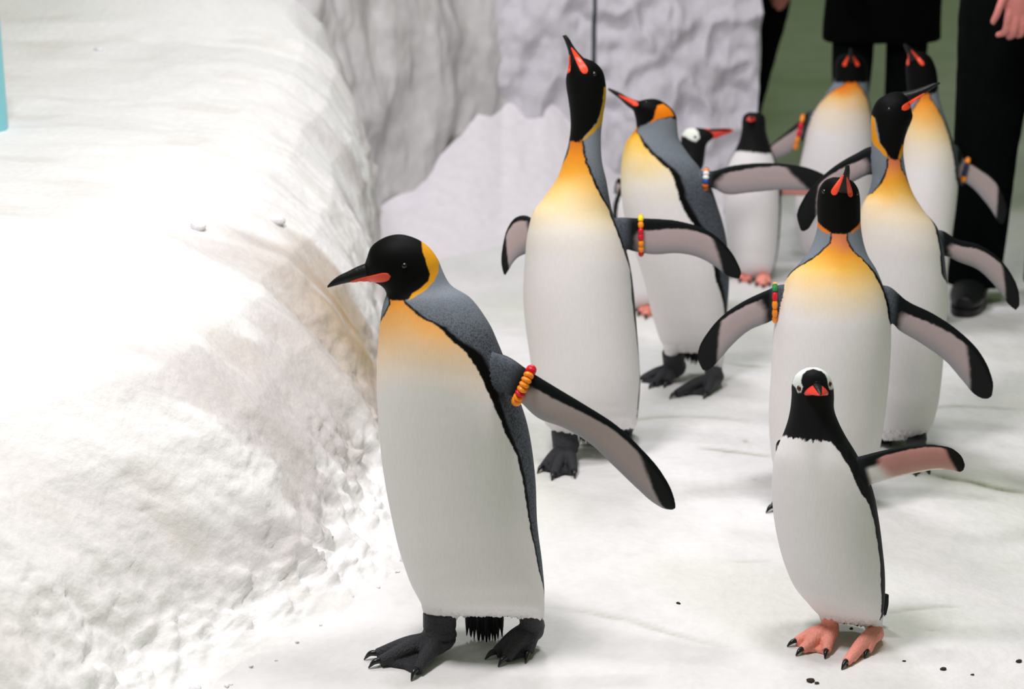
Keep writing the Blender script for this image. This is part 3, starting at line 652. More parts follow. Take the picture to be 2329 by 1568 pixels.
# ---- king penguin in profile with three-colour band
penguin(dict(kind='king', vox=.0028, label='king penguin in profile with bright orange cheek patch and orange white blue flipper band', yaw=-35, Lang=-125, profile=True, neck_t=.5, at=(1570,872),
  torso=[(1525,802,1635,802,20,0),(1505,780,1645,780,55,0),(1492,745,1650,745,75,0),(1478,695,1655,690,88,0),(1468,650,1658,640,95,0),(1450,590,1656,580,98,0),(1430,530,1648,525,97,0),(1416,470,1632,470,92,0),(1412,410,1612,415,84,0),(1415,360,1588,378,72,0),(1425,322,1565,350,58,0),(1440,302,1543,312,48,0),(1447,290,1540,285,44,0),(1447,280,1538,265,43,0),(1446,272,1528,248,42,0),(1444,264,1510,233,40,0),(1442,257,1490,225,36,0),(1440,250,1468,226,28,0),(1438,245,1452,230,18,0)],
  lobes=[[(1585,780,1650,785,40,0),(1600,815,1646,820,28,0),(1608,848,1640,850,16,0)],[(1505,770,1570,775,40,0),(1510,795,1550,798,26,0),(1512,812,1535,814,12,0)]],
  edgeR=[(1447,298),(1455,310),(1475,345),(1490,360),(1520,385),(1530,400),(1545,450),(1570,500),(1600,540),(1620,590),(1630,640),(1645,690),(1648,740)],
  chest=[(290,(232,140,30)),(312,(240,175,50)),(340,(242,200,105)),(375,(244,220,165)),(420,(242,234,220)),(470,BW),(900,BW)], cdrop=-6,
  nape=300, bandy=[295,350,400,500,650], bandw=[.003,.016,.024,.026,.022],
  head=[(1430,245),(1440,222),(1470,220),(1490,218),(1512,228),(1532,246),(1545,270),(1537,272),(1528,268),(1512,270),(1490,274),(1478,279),(1460,287),(1450,291),(1440,272),(1430,258)],
  patches=[([(1495,240),(1508,236),(1524,247),(1534,264),(1515,267),(1495,272),(1476,281),(1487,270),(1490,254)],(232,128,22))],
  bill=dict(st=[(1447,262,1455,230,12,0),(1440,252,1447,228,11,0),(1425,240,1430,222,9,0),(1408,224,1412,212,7,0),(1392,212,1395,204,5,0),(1382,204,1384,200,2,0)], plates=[(1406,216,1452,240,6.5)]),
  eyes=[(1470,233,.005)],
  flip=[dict(st=[(1570,395,1575,440,.02,-.02,-.02),(1595,390,1592,432,.018,-.04,-.04),(1620,389,1618,428,.013,-.05,-.05),(1660,378,1650,442,.011,-.05,-.05),(1720,371,1710,438,.010,-.05,-.05),(1790,373,1780,432,.009,-.05,-.05),(1845,384,1835,433,.008,-.05,-.05),(1880,400,1870,430,.006,-.05,-.05),(1895,412,1888,424,.004,-.05,-.05),(1898,418,1896,422,.002,-.05,-.05)], tip=.72, tipu=0, lead=.22),
        dict(st=[(1440,400,1440,450,.014,.09,.09),(1432,440,1434,480,.011,.12,.12),(1436,500,1438,520,.008,.14,.14),(1442,550,1443,554,.003,.15,.15)])],
  bands=[dict(f=0, l=.105, cols=['orange','white','white','blue','darkorange','darkorange','white']+['blue']*7, r=.0075)],
  feet=[dict(ank=(1530,808,0), heel=(1535,865), claws=[(1442,874),(1475,888),(1510,886)], rt=.032),
        dict(ank=(1622,848,0), heel=(1625,886), claws=[(1522,910),(1540,905),(1600,912)], rt=.026)],
  tail=(1580,800,.09,.05,.04)))

# ---- king penguin facing forward behind the small gentoo
penguin(dict(kind='king', vox=.0026, limb=720, label='king penguin facing forward with upraised bill and spread flippers, standing behind the small gentoo', yaw=0, neck_t=.5, at=(1870,1150),
  torso=[(1800,1130,1960,1130,30,0),(1775,1105,1980,1105,80,0),(1760,1060,1992,1060,105,0),(1752,1000,2003,1000,118,0),(1750,930,2013,930,124,0),(1754,860,2020,860,128,0),(1758,790,2024,790,128,0),(1764,725,2023,725,122,0),(1776,670,2014,675,108,0),(1795,625,2003,640,90,0),(1822,596,1990,610,74,0),(1842,568,1972,580,62,0),(1854,540,1962,548,56,0),(1860,512,1957,515,54,0),(1859,480,1956,480,54,0),(1860,450,1955,450,54,0),(1866,425,1950,428,50,0),(1878,410,1938,412,40,0),(1895,403,1920,404,20,0)],
  edgeR=[(1924,535),(1925,550),(1940,570),(1960,590),(1985,620),(1998,640),(2010,670),(2018,700),(2021,760),(2018,830),(2010,930),(2000,1000)],
  edgeL=[(1892,535),(1890,552),(1875,570),(1855,585),(1825,605),(1800,630),(1783,660),(1770,700),(1762,760),(1757,850),(1753,930),(1755,1000)],
  chest=[(530,(214,122,92)),(555,(224,132,86)),(580,(236,160,54)),(612,(236,184,88)),(650,(236,204,148)),(690,(234,218,194)),(735,BW),(800,BW),(1200,BW)], cdrop=12,
  nape=560, bandy=[530,590,640,700,800,1000], bandw=[.003,.006,.022,.03,.01,.006],
  head=[(1850,420),(1880,392),(1940,392),(1964,430),(1964,500),(1952,514),(1935,528),(1925,531),(1890,531),(1875,522),(1862,509),(1850,480)],
  patches=[([(1854,493),(1862,508),(1876,521),(1890,530),(1885,533),(1870,526),(1852,512)],(226,122,40),'front'),([(1960,500),(1951,514),(1935,528),(1938,531),(1956,518)],(226,122,40),'front')],
  bill=dict(st=[(1890,462,1940,462,20,-.004),(1896,438,1938,438,18,-.036),(1912,408,1932,408,11,-.06),(1920,390,1933,390,7,-.07),(1923,376,1932,376,4,-.075)], plates=[(1919,398,1894,444,9),(1926,402,1935,449,6.5)]),
  eyes=[(1873,436,.006),(1950,440,.005)],
  flip=[dict(st=[(1800,650,1800,730,.02,0,0),(1775,648,1775,722,.016,-.01,-.01),(1745,660,1745,735,.012,-.01,-.01),(1695,683,1705,752,.010,-.01,-.01),(1645,716,1668,783,.009,-.01,-.01),(1610,755,1640,815,.008,-.01,-.01),(1590,790,1622,835,.007,-.01,-.01),(1586,815,1612,843,.005,-.01,-.01),(1597,842,1606,845,.003,-.01,-.01)], tip=.70, tipu=.15, lead=.2, l0=.2),
        dict(st=[(1995,650,1995,740,.02,0,0),(2022,652,2025,735,.016,-.01,-.01),(2060,682,2045,752,.012,-.01,-.01),(2120,712,2095,782,.011,-.01,-.01),(2180,752,2150,822,.010,-.01,-.01),(2228,800,2190,868,.009,-.01,-.01),(2252,845,2215,897,.007,-.01,-.01),(2260,880,2232,907,.005,-.01,-.01),(2256,903,2244,909,.003,-.01,-.01)], tip=.72, tipu=.05, lead=.36, l0=.16)],
  bands=[dict(f=0, l=.14, cols=['green','red','orange','orange','orange']+['orange']*5, r=.0055)],
  feet=[dict(ank=(1820,1122,0), heel=(1815,1150), claws=[(1742,1168),(1775,1187),(1830,1190)], rt=.032),
        dict(ank=(1935,1122,0), heel=(1925,1145), claws=[(1885,1180),(1915,1190),(1950,1182)], rt=.032)],
  tail=(1880,1125,.10,.05,.04)))

# ---- king penguin looking to the side with raised bill
penguin(dict(kind='king', vox=.0028, limb=620, label='king penguin turning its head aside, long bill raised over the orange breast of another', yaw=0, profile=True, neck_t=.5, at=(2062,1024),
  torso=[(2010,1000,2090,1000,20,0),(1985,975,2115,975,60,0),(1972,935,2128,935,85,0),(1962,870,2138,870,98,0),(1956,800,2144,800,105,0),(1954,730,2150,730,107,0),(1953,670,2152,670,107,0),(1952,610,2148,610,104,0),(1952,550,2141,555,98,0),(1954,505,2128,515,86,0),(1962,468,2100,480,70,0),(1978,435,2075,440,56,0),(1985,400,2062,405,50,0),(1984,370,2056,375,48,0),(1983,335,2053,340,48,0),(1982,300,2058,310,48,0),(1982,275,2070,280,47,0),(1985,250,2075,265,45,0),(1998,227,2072,250,40,0),(2020,214,2070,240,33,0),(2040,209,2066,232,24,0),(2052,210,2066,224,14,0)],
  lobes=[[(2040,900,2130,900,60,0),(2055,950,2118,950,42,0),(2068,985,2102,990,20,0)]],
  edgeR=[(2047,365),(2050,385),(2060,405),(2080,440),(2100,475),(2118,500),(2130,530),(2137,570),(2143,640),(2145,700),(2142,780),(2136,860),(2126,930)],
  edgeL=[(2021,365),(2020,385),(2008,410),(1995,430),(1975,450),(1962,475),(1956,510),(1955,600),(1957,700),(1960,800),(1968,900)],
  chest=[(358,(216,120,86)),(385,(236,148,70)),(412,(238,164,52)),(445,(238,188,98)),(480,(236,212,174)),(530,(233,224,214)),(600,BW),(1100,BW)],
  nape=360, bandy=[360,450,520,600,900], bandw=[.003,.005,.012,.012,.006],
  head=[(1976,262),(1990,226),(2020,206),(2060,202),(2084,262),(2064,292),(2056,330),(2050,352),(2044,363),(2024,363),(2016,345),(2002,325),(1996,300),(1990,270)],
  patches=[([(1978,260),(1989,267),(1994,300),(2000,325),(2015,345),(2023,363),(2012,354),(1990,332),(1978,315),(1976,290)],(226,150,32),'front'),([(2052,328),(2060,333),(2046,364),(2043,358)],(226,150,32),'front')],
  bill=dict(st=[(2035,212,2062,245,14,0),(2055,209,2073,235,12,0),(2080,204,2093,220,10,0),(2105,196,2113,207,7,0),(2125,189,2130,196,4,0),(2137,187,2139,190,1.5,0)], plates=[(2110,211,2051,250,8.5)]),
  eyes=[(2022,248,.005)],
  flip=[dict(st=[(2110,530,2110,590,.02,.02,.02),(2140,524,2145,582,.016,.02,.02),(2175,543,2180,596,.012,.02,.02),(2225,556,2222,613,.010,.02,.02),(2270,585,2252,640,.009,.02,.02),(2300,622,2275,667,.008,.02,.02),(2318,665,2295,695,.006,.02,.02),(2320,695,2310,707,.004,.02,.02)], tip=.74, tipu=.0, lead=.26),
        dict(st=[(2000,335,2000,400,.018,.04,.04),(1985,333,1985,397,.015,.04,.04),(1945,350,1945,412,.012,.04,.04),(1895,380,1900,438,.010,.04,.04),(1855,415,1875,465,.009,.04,.04),(1825,455,1855,495,.008,.04,.04),(1812,492,1840,520,.006,.04,.04),(1820,524,1828,528,.003,.04,.04)], tip=.66, tipu=.1, lead=.3, l0=.08)],
  feet=[dict(ank=(2082,985,0), heel=(2082,1028), claws=[(2056,1076),(2082,1086),(2114,1078)], rt=.028),
        dict(ank=(2026,955,.03), heel=(2020,990), claws=[(1985,1012),(2000,1020),(2025,1018)], rt=.024)],
  tail=(2050,985,.10,.05,.03)))

# ---- king penguin far back, face on
penguin(dict(kind='king', vox=.0034, limb=290, label='distant king penguin facing forward before the visitor, orange band on its outstretched flipper', yaw=0, neck_t=.5, at=(1900,598),
  torso=[(1850,588,1950,588,15,0),(1826,570,1974,570,45,0),(1812,535,1985,535,65,0),(1808,495,1992,495,75,0),(1810,450,1994,450,78,0),(1818,390,1993,390,78,0),(1828,340,1990,340,74,0),(1840,290,1986,290,66,0),(1858,245,1980,250,56,0),(1880,212,1975,215,44,0),(1895,190,1974,192,38,0),(1899,170,1974,170,37,0),(1899,150,1972,150,37,0),(1905,132,1965,132,33,0),(1920,122,1950,122,18,0)],
  edgeR=[(1950,192),(1962,205),(1974,230),(1980,260),(1984,320),(1988,400)], edgeL=[(1922,192),(1900,203),(1885,215),(1862,245),(1845,285),(1832,340),(1822,390)],
  chest=[(188,(222,104,24)),(204,(230,140,44)),(222,(234,190,124)),(260,(234,218,196)),(310,BW),(700,BW)],
  nape=200, bandy=[190,260,400], bandw=[.003,.01,.01],
  head=[(1890,165),(1894,140),(1915,114),(1955,114),(1978,140),(1982,170),(1972,188),(1900,188)],
  bill=dict(st=[(1918,156,1952,156,14,-.004),(1922,142,1948,142,12,-.04),(1930,124,1941,124,7,-.06),(1932,110,1937,110,4,-.065)], plates=[(1930,128,1919,151,5),(1940,128,1952,151,5)]),
  flip=[dict(st=[(1870,245,1850,310,.016,.02,.02),(1845,250,1828,318,.014,.02,.02),(1815,278,1800,345,.011,.02,.02),(1785,303,1778,358,.010,.02,.02),(1758,325,1757,368,.008,.02,.02),(1735,345,1740,374,.006,.02,.02),(1722,362,1726,372,.003,.02,.02)], lead=.3, tip=.85, l0=.2),
        dict(st=[(1975,290,1970,350,.014,.03,.03),(1992,330,1985,370,.012,.06,.06),(2000,390,1990,400,.009,.08,.08),(2002,430,1998,432,.004,.09,.09)])],
  bands=[dict(f=0, l=.30, cols=['orange','red','red','orange','orange']+['orange']*5, r=.007)],
  feet=[dict(ank=(1870,575,0), heel=(1870,602), claws=[(1850,618),(1870,623),(1890,618)], rt=.03), dict(ank=(1935,575,0), heel=(1935,602), claws=[(1915,618),(1935,623),(1955,618)], rt=.03)]))

# ---- king penguin far back, beside the visitor's boot
penguin(dict(kind='king', vox=.0034, limb=400, label='distant king penguin with tilted red-striped bill beside the black boot, orange and navy flipper band', yaw=-5, neck_t=.5, at=(2110,742),
  torso=[(2080,715,2130,715,15,0),(2066,690,2144,690,45,0),(2057,610,2154,610,64,0),(2050,530,2164,530,70,0),(2047,470,2172,470,74,0),(2048,410,2177,410,74,0),(2050,360,2176,360,70,0),(2052,315,2166,320,62,0),(2058,275,2153,280,52,0),(2064,245,2142,248,44,0),(2066,222,2135,222,38,0),(2064,200,2133,198,37,0),(2062,175,2131,172,37,0),(2061,150,2126,150,36,0),(2066,132,2116,130,30,0),(2075,118,2100,117,18,0)],
  edgeR=[(2115,225),(2133,250),(2146,275),(2158,310),(2168,350),(2173,420),(2166,500)], edgeL=[(2095,225),(2080,245),(2065,270),(2055,310),(2052,360),(2050,430)],
  chest=[(216,(205,98,24)),(240,(234,150,52)),(268,(236,176,92)),(305,(234,208,160)),(345,(233,222,208)),(400,BW),(700,BW)],
  nape=230, bandy=[215,300,450], bandw=[.003,.008,.01],
  head=[(2052,150),(2058,124),(2075,110),(2112,110),(2136,150),(2140,195),(2126,211),(2070,216),(2056,205)],
  bill=dict(st=[(2068,142,2100,127,14,-.02),(2065,126,2086,117,10,-.03),(2058,110,2070,106,6,-.035),(2054,101,2060,99,3,-.04)], plates=[(2072,114,2101,149,5.5),(2066,122,2065,149,3)]),
  flip=[dict(st=[(2150,330,2150,400,.016,.02,.02),(2175,330,2172,398,.014,.02,.02),(2195,358,2185,410,.011,.02,.02),(2225,380,2208,425,.010,.02,.02),(2258,405,2232,450,.009,.02,.02),(2282,445,2255,480,.008,.02,.02),(2291,480,2270,505,.006,.02,.02),(2284,508,2278,512,.003,.02,.02)], tip=.74, tipu=0, lead=.1),
        dict(st=[(2070,330,2070,390,.014,.05,.05),(2055,350,2055,400,.012,.08,.08),(2050,400,2046,430,.008,.1,.1),(2052,450,2050,452,.004,.11,.11)])],
  bands=[dict(f=0, l=.27, cols=['orange','navy','navy','orange']+['navy']*5, r=.0075)],
  feet=[dict(ank=(2080,705,0), heel=(2080,744), claws=[(2060,760),(2080,768),(2100,762)], rt=.028), dict(ank=(2122,705,0), heel=(2122,744), claws=[(2105,762),(2120,768),(2136,762)], rt=.028)]))

# ---- small gentoo in front
penguin(dict(kind='gentoo', vox=.0020, label='small gentoo penguin with white headband and pink feet, one pinkish flipper held straight out', yaw=-15, Lang=-112, neck_t=.45, at=(1938,1458), feather=5,
  torso=[(1885,1412,1985,1425,30,0),(1862,1398,2003,1410,65,0),(1838,1372,2008,1385,85,0),(1810,1338,2011,1345,100,0),(1788,1290,2010,1300,108,0),(1772,1235,2005,1250,112,0),(1760,1165,1996,1180,112,0),(1757,1100,1983,1115,106,0),(1763,1040,1962,1062,94,0),(1775,1005,1942,1025,80,0),(1785,980,1922,992,68,0),(1793,955,1906,960,60,0),(1799,925,1896,930,56,0),(1801,898,1896,900,54,0),(1802,872,1893,872,52,0),(1810,853,1884,853,46,0),(1825,841,1870,841,32,0),(1838,836,1858,836,16,0)],
  lobes=[[(1945,1370,2008,1375,50,0),(1962,1410,2007,1412,34,0),(1970,1438,2004,1442,18,0)],[(1855,1370,1925,1375,50,0),(1862,1395,1915,1400,34,0),(1866,1412,1905,1415,16,0)]],
  edgeR=[(1890,1005),(1912,1035),(1932,1065),(1945,1095),(1960,1125),(1978,1150),(1990,1200),(2000,1270),(2004,1330),(2004,1400)],
  head=[(1780,825),(1910,825),(1912,950),(1925,1000),(1890,1007),(1850,1003),(1800,996),(1760,990),(1780,950)],
  patches=[([(1796,868),(1812,846),(1835,836),(1860,832),(1882,838),(1896,858),(1899,880),(1893,886),(1888,886),(1884,875),(1882,862),(1878,853),(1868,844),(1850,840),(1835,843),(1826,851),(1822,865),(1822,873),(1826,880),(1822,893),(1815,893),(1809,881),(1802,875)],(226,232,228),'front'),
           ([(1882,862),(1894,862),(1895,880),(1892,886),(1887,885),(1884,876)],(226,232,228),'front')],
  bill=dict(dark=False, cone=[(1857,884,-.02,.0235),(1858,886,-.046,.0215),(1861,889,-.060,.0155),(1864,894,-.075,.009),(1866,899,-.086,.003)], sq=.46, droop=.42, plates=[(1867,899,1856,868,11)]),
  eyes=[(1817,884,.0062),(1888,874,.0058)], eyemat=M['iris'],
  flip=[dict(st=[(1930,1045,1945,1105,.016,-.03,-.03),(1955,1039,1975,1103,.013,-.04,-.04),(2005,1026,2010,1094,.010,-.05,-.05),(2070,1014,2075,1078,.009,-.05,-.05),(2130,1013,2130,1069,.008,-.05,-.05),(2170,1023,2165,1070,.007,-.05,-.05),(2190,1043,2185,1074,.005,-.05,-.05),(2195,1058,2192,1070,.003,-.05,-.05)], pale=(192,138,132), pale2=(205,168,158), tip=.84, tipu=0, tips=.35, lead=.16, l0=.17, trimw=1, wroot=1),
        dict(st=[(1790,1010,1790,1060,.012,.04,.04),(1772,1001,1775,1050,.010,.05,.05),(1766,1008,1768,1040,.007,.06,.06),(1764,1025,1765,1030,.004,.07,.07)])],
  feet=[dict(ank=(1886,1410,0), heel=(1888,1458), claws=[(1790,1475),(1810,1496),(1876,1500)], rt=.017, sc=.8),
        dict(ank=(1988,1438,0), heel=(1990,1464), claws=[(1914,1526),(1926,1519),(1966,1502)], rt=.0165, sc=.8)],
  tail=(1996,1385,.06,.03,.02)))

# ---- gentoo behind the profile king
penguin(dict(kind='gentoo', vox=.0034, label='gentoo penguin half hidden behind the profile king, red bill pointing towards the rock wall', yaw=0, profile=True, neck_t=.4, at=(1480,712),
  torso=[(1430,700,1500,700,15,0),(1415,680,1530,680,45,0),(1402,630,1545,630,60,0),(1396,570,1555,570,68,0),(1394,510,1560,510,70,0),(1398,455,1562,455,66,0),(1420,415,1570,420,56,0),(1470,390,1590,395,46,0),(1520,365,1600,375,38,0),(1545,345,1603,352,33,0),(1548,325,1606,332,31,0),(1552,305,1612,322,30,0),(1562,293,1618,318,28,0),(1580,291,1622,312,22,0),(1598,292,1624,308,14,0),(1608,294,1622,304,8,0)],
  edgeR=[(1560,430),(1555,500),(1550,600),(1535,670)],
  head=[(1530,300),(1560,280),(1635,280),(1635,330),(1618,345),(1615,400),(1540,440),(1480,410),(1440,395)],
  patches=[([(1546,306),(1556,294),(1578,288),(1588,299),(1591,314),(1584,323),(1573,319),(1560,312)],(228,232,226))],
  bill=dict(dark=False, st=[(1598,292,1610,318,9,0),(1620,293,1630,314,8,0),(1640,292,1645,308,6,0),(1660,293,1662,302,4,0),(1668,296,1669,298,1.5,0)], plates=[(1666,294,1612,297,3.2)]),
  eyes=[(1581,312,.005)],
  flip=[dict(st=[(1425,420,1425,470,.012,.02,.02),(1405,405,1408,450,.010,.03,.03),(1398,420,1402,440,.007,.04,.04),(1396,440,1398,444,.004,.04,.04)]), dict(st=[(1550,440,1545,490,.012,.03,.03),(1570,500,1560,520,.009,.04,.04),(1575,540,1570,545,.004,.05,.05)])],
  feet=[dict(ank=(1475,692,0), heel=(1475,708), claws=[(1450,724),(1468,730),(1490,727)], rt=.02, sc=.8), dict(ank=(1520,692,0), heel=(1520,708), claws=[(1505,724),(1520,730),(1538,727)], rt=.02, sc=.8)]))

# ---- gentoo by the rock wall
penguin(dict(kind='gentoo', vox=.0034, label='distant gentoo penguin with dark head and red feet near the rock wall corner', yaw=0, neck_t=.5, at=(1712,635),
  torso=[(1690,630,1745,635,12,0),(1672,610,1758,615,40,0),(1658,570,1768,575,55,0),(1650,510,1774,515,62,0),(1646,450,1776,455,62,0),(1648,400,1773,405,56,0),(1660,365,1765,368,46,0),(1672,342,1756,344,38,0),(1682,318,1748,320,33,0),(1687,295,1742,297,30,0),(1688,275,1741,277,29,0),(1692,262,1738,263,25,0),(1703,255,1728,256,14,0)],
  edgeR=[(1755,350),(1768,400),(1772,500),(1762,600)], edgeL=[(1672,350),(1652,400),(1648,500),(1660,590)],
  head=[(1675,245),(1755,245),(1768,350),(1740,349),(1700,345),(1660,345)],
  bill=dict(dark=False, cone=[(1709,268,-.02,.019),(1709,270,-.05,.013),(1708,276,-.085,.003)], sq=.6, droop=.4, plates=[(1708,274,1709,262,4)]),
  flip=[dict(st=[(1755,395,1755,445,.012,0,0),(1785,390,1785,444,.010,0,0),(1830,395,1825,446,.008,0,0),(1860,410,1855,444,.006,0,0),(1872,428,1868,438,.003,0,0)], pale=(200,128,120), pale2=(205,150,140), tip=.95, lead=.1), dict(st=[(1665,400,1665,450,.012,.03,.03),(1650,430,1652,470,.010,.05,.05),(1645,480,1647,490,.004,.06,.06)])],
  feet=[dict(ank=(1695,612,0), heel=(1700,628), claws=[(1660,634),(1680,644),(1704,646)], rt=.02, sc=.85), dict(ank=(1738,622,0), heel=(1738,638), claws=[(1718,652),(1735,657),(1752,652)], rt=.018, sc=.8)]))

# ------------------------------------------------------------------ visitors
def person(label, base, J, leg_r, jr, hem, vox=.008, hand_px=None):
    root = empty('person', base); tag(root, label, 'person', 'visitors behind the penguins'); base = np.array(base, float)
    b = Soup(); tr = Soup(); jk = Soup()
    for s in ('l', 'r'):
        hip, kn, an = J['hip_' + s], J['knee_' + s], J['ankle_' + s]
        b.add(*tube3([hip, kn, an], [.075, .05, .035], 20, 14))
        tr.add(*tube3([hip + [0, 0, .22], hip * .5 + kn * .5, kn, kn * .45 + an * .55, an + [0, 0, -.03]], [leg_r, leg_r * .96, leg_r * .82, leg_r * .8, leg_r * .78], 26, 20))
        sh, el, wr = J['sh_' + s], J['el_' + s], J['wr_' + s]
        b.add(*tube3([sh, el, wr], [.045, .036, .026], 18, 12))
        jk.add(*tube3([sh, sh * .5 + el * .5, el, el * .4 + wr * .6, wr + (el - wr) * .12], [.072, .066, .06, .054, .048], 22, 16))
        # hand
        if hand_px is None or s != 'r':
            d = nrm(wr - el); side = np.array([1.0, 0, 0]) * (1 if s == 'l' else -1)
            b.add(*tube3([wr, wr + d * .05, wr + d * .09], [.026, .036, .03], 8, 12, .45, up=(0, 1, 0)))
            for q in range(4):
                o = np.array([0, (q - 1.5) * .019, 0]); L = [.062, .072, .068, .052][q]; p0 = wr + d * .085 + o
                b.add(*tube3([p0, p0 + d * L * .5 + side * -.004, p0 + d * L + side * -.016], [.0095, .009, .0075], 8, 8))
            p0 = wr + d * .03 + [0, -.03, 0]; b.add(*tube3([p0, p0 + d * .03 + [0, -.018, 0], p0 + d * .06 + [0, -.022, 0]], [.012, .0105, .008], 8, 8))
        else:
            Yh = hand_px['Y']
            for pts, rr in hand_px['fingers']:
                P_ = np.array([unproj(x, y, Yh + dz) for x, y, dz in pts]); b.add(*tube3(P_, rr, 16, 12))
            P_ = np.array([unproj(x, y, Yh + dz) for x, y, dz in hand_px['palm']]); b.add(*tube3(np.vstack([wr[None], P_]), [.028] + hand_px['palm_r'], 12, 16, .55, up=(0, 1, 0)))
    pe, chst, nk, hd = J['pelvis'], J['chest'], J['neck'], J['head']
    b.add(*tube3([pe + [0, 0, -.08], pe, chst, nk + [0, 0, -.06], nk, nk + [0, 0, .06]], [.10, .125, .135, .1, .052, .05], 26, 20, .75, up=(0, 1, 0)))
    b.add(*tube3([hd + [0, .0, -.11], hd + [0, -.01, -.06], hd, hd + [0, .01, .07], hd + [0, .01, .115]], [.03, .062, .078, .066, .02], 16, 18, 1.15, up=(0, 1, 0)))
    b.add(*tube3([hd + [0, -.085, .02], hd + [0, -.105, -.02], hd + [0, -.085, -.03]], [.008, .013, .008], 8, 8))
    for s in (-1, 1): b.add(*tube3([hd + [s * .078, .01, .03], hd + [s * .088, .012, 0], hd + [s * .08, .01, -.03]], [.008, .014, .006], 8, 8, .5))
    b.add(*tube3([J['hip_l'], pe, J['hip_r']], [.08, .1, .08], 10, 14)); b.add(*tube3([J['sh_l'], chst + [0, 0, .06], J['sh_r']], [.05, .1, .05], 12, 14))
    tr.add(*tube3([J['hip_l'] + [0, 0, .04], pe, J['hip_r'] + [0, 0, .04]], [leg_r * 1.02, leg_r * 1.1, leg_r * 1.02], 12, 18))
    jk.add(*tube3([np.array([pe[0], pe[1], hem]), pe + [0, 0, .06], chst, nk + [0, 0, -.08], nk + [0, 0, -.01]], [jr, jr * .98, jr * .95, jr * .8, .075], 28, 26, .7, up=(0, 1, 0)))
    jk.add(*tube3([J['sh_l'], chst + [0, 0, .07], J['sh_r']], [.08, .12, .08], 14, 16))
    for nm, so, m, vx in (('body', b, M['skin'], vox), ('trousers', tr, M['cloth'], .008), ('jacket', jk, M['jacket'], .009)):
        SV, SF, _ = so.arr(); V, Q = remesh(SV, SF, vx, 4); V = V.copy()
        if nm != 'body': V += .006 * np.stack([fbm(V * np.array([1, 1, .6]), 9, 3, k) for k in (1, 2, 3)], 1)
        mk(nm, V - base, Q, m, root)
    V, F = tube3([hd + [0, .03, .02], hd + [0, .025, .08], hd + [0, .012, .125]], [.085, .082, .02], 12, 18, 1.1, up=(0, 1, 0)); mk('hair', V - base, F, M['hair'], root, fix=True)
    for s in ('l', 'r'):
        an = J['ankle_' + s]; f = J.get('toe_' + s, an + [0, -.2, 0]) - an; f[2] = 0; f = nrm(f); bo = Soup(); g = np.array([an[0], an[1], 0])
        bo.add(*tube3([an + [0, 0, .1], an, g + [0, 0, .05] - f * .02], [.062, .06, .058], 12, 16))
        bo.add(*tube3([g - f * .075 + [0, 0, .045], g + f * .03 + [0, 0, .055], g + f * .13 + [0, 0, .048], g + f * .20 + [0, 0, .038]], [.042, .056, .056, .03], 16, 18, .85))
        SV, SF, _ = bo.arr(); V, Q = remesh(SV, SF, .005, 4); V = V.copy(); V[:, 2] = np.maximum(V[:, 2], .012)
        bt = mk('boot', V - base, Q, M['boot'], root)
        ph = np.linspace(0, 2 * np.pi, 33)[:-1]; sd = np.array([-f[1], f[0], 0]); lx = np.cos(ph); ly = np.sin(ph); wv = .052 + .006 * lx
        ring = g + f * .062 + f * (lx * .15)[:, None] + sd * (np.sign(ly) * np.abs(ly) ** .7 * wv)[:, None]
        V = np.vstack([ring + [0, 0, .004], ring + [0, 0, .026]]) - base; V[:, 2] += -.002
        mk('sole', V, [tuple(range(32))[::-1], tuple(range(32, 64))] + [(i, (i + 1) % 32, 32 + (i + 1) % 32, 32 + i) for i in range(32)], M['boot'], bt, smooth=False)
    return root
def joints(x, y, ax, bx_, hipw=.095, ht=1.75, ankle_l=None, ankle_r=None, toe=(0, -.2, 0)):
    k = ht / 1.75; A3 = lambda *v: np.array(v, float); J = dict(pelvis=A3(x, y, .98 * k), chest=A3(x, y, 1.28 * k), neck=A3(x, y, 1.5 * k), head=A3(x, y - .02, 1.66 * k))
    for s, sg in (('l', 1), ('r', -1)):
        J['hip_' + s] = A3(x + sg * hipw, y, .9 * k); an = (ankle_l if s == 'l' else ankle_r); J['ankle_' + s] = A3(an[0], an[1], .10)
        J['knee_' + s] = (J['hip_' + s] + J['ankle_' + s]) / 2 + [0, -.02, .0]; J['toe_' + s] = J['ankle_' + s] + np.array(toe)
        J['sh_' + s] = A3(x + sg * .185, y, 1.44 * k); J['el_' + s] = A3(x + sg * .24, y + .02, 1.13 * k); J['wr_' + s] = A3(x + sg * .2, y - .16, 1.04 * k)
    return J
g3 = ground(2208, 688); a3r = g3[:2]; a3l = np.array([g3[0] + .265, g3[1] - .02])
J3 = joints(g3[0] + .15, g3[1], 0, 0, .13, 1.8, a3l, a3r, (-.07, -.19, 0))
Yh = g3[1] - .30
J3['wr_r'] = unproj(2322, -85, Yh); J3['el_r'] = J3['wr_r'] + np.array([.03, .17, .2])
person('visitor in black trousers and heavy boots with a bare reddish hand hanging down', (g3[0] + .15, g3[1], 0), J3, .122, .2, 1.0, .005,
  dict(Y=Yh, palm=[(2318, -40, 0), (2316, 0, 0), (2316, 28, 0)], palm_r=[.036, .046, .040], fingers=[
    ([(2296, -30, -.01), (2278, 5, -.02), (2267, 34, -.02), (2256, 54, -.01)], [.015, .0125, .0115, .009]),
    ([(2297, 15, 0), (2291, 48, -.015), (2284, 74, -.005), (2266, 80, .015)], [.0135, .0125, .0115, .009]),
    ([(2312, 20, 0), (2309, 56, -.015), (2302, 80, -.003), (2292, 86, .02)], [.0135, .0125, .0115, .009]),
    ([(2326, 20, 0), (2327, 54, -.012), (2322, 78, 0), (2312, 82, .02)], [.013, .012, .011, .009]),
    ([(2338, 15, 0), (2342, 44, -.008), (2340, 64, .003), (2332, 70, .02)], [.012, .011, .010, .008])]))
g2 = ground(1968, 520)
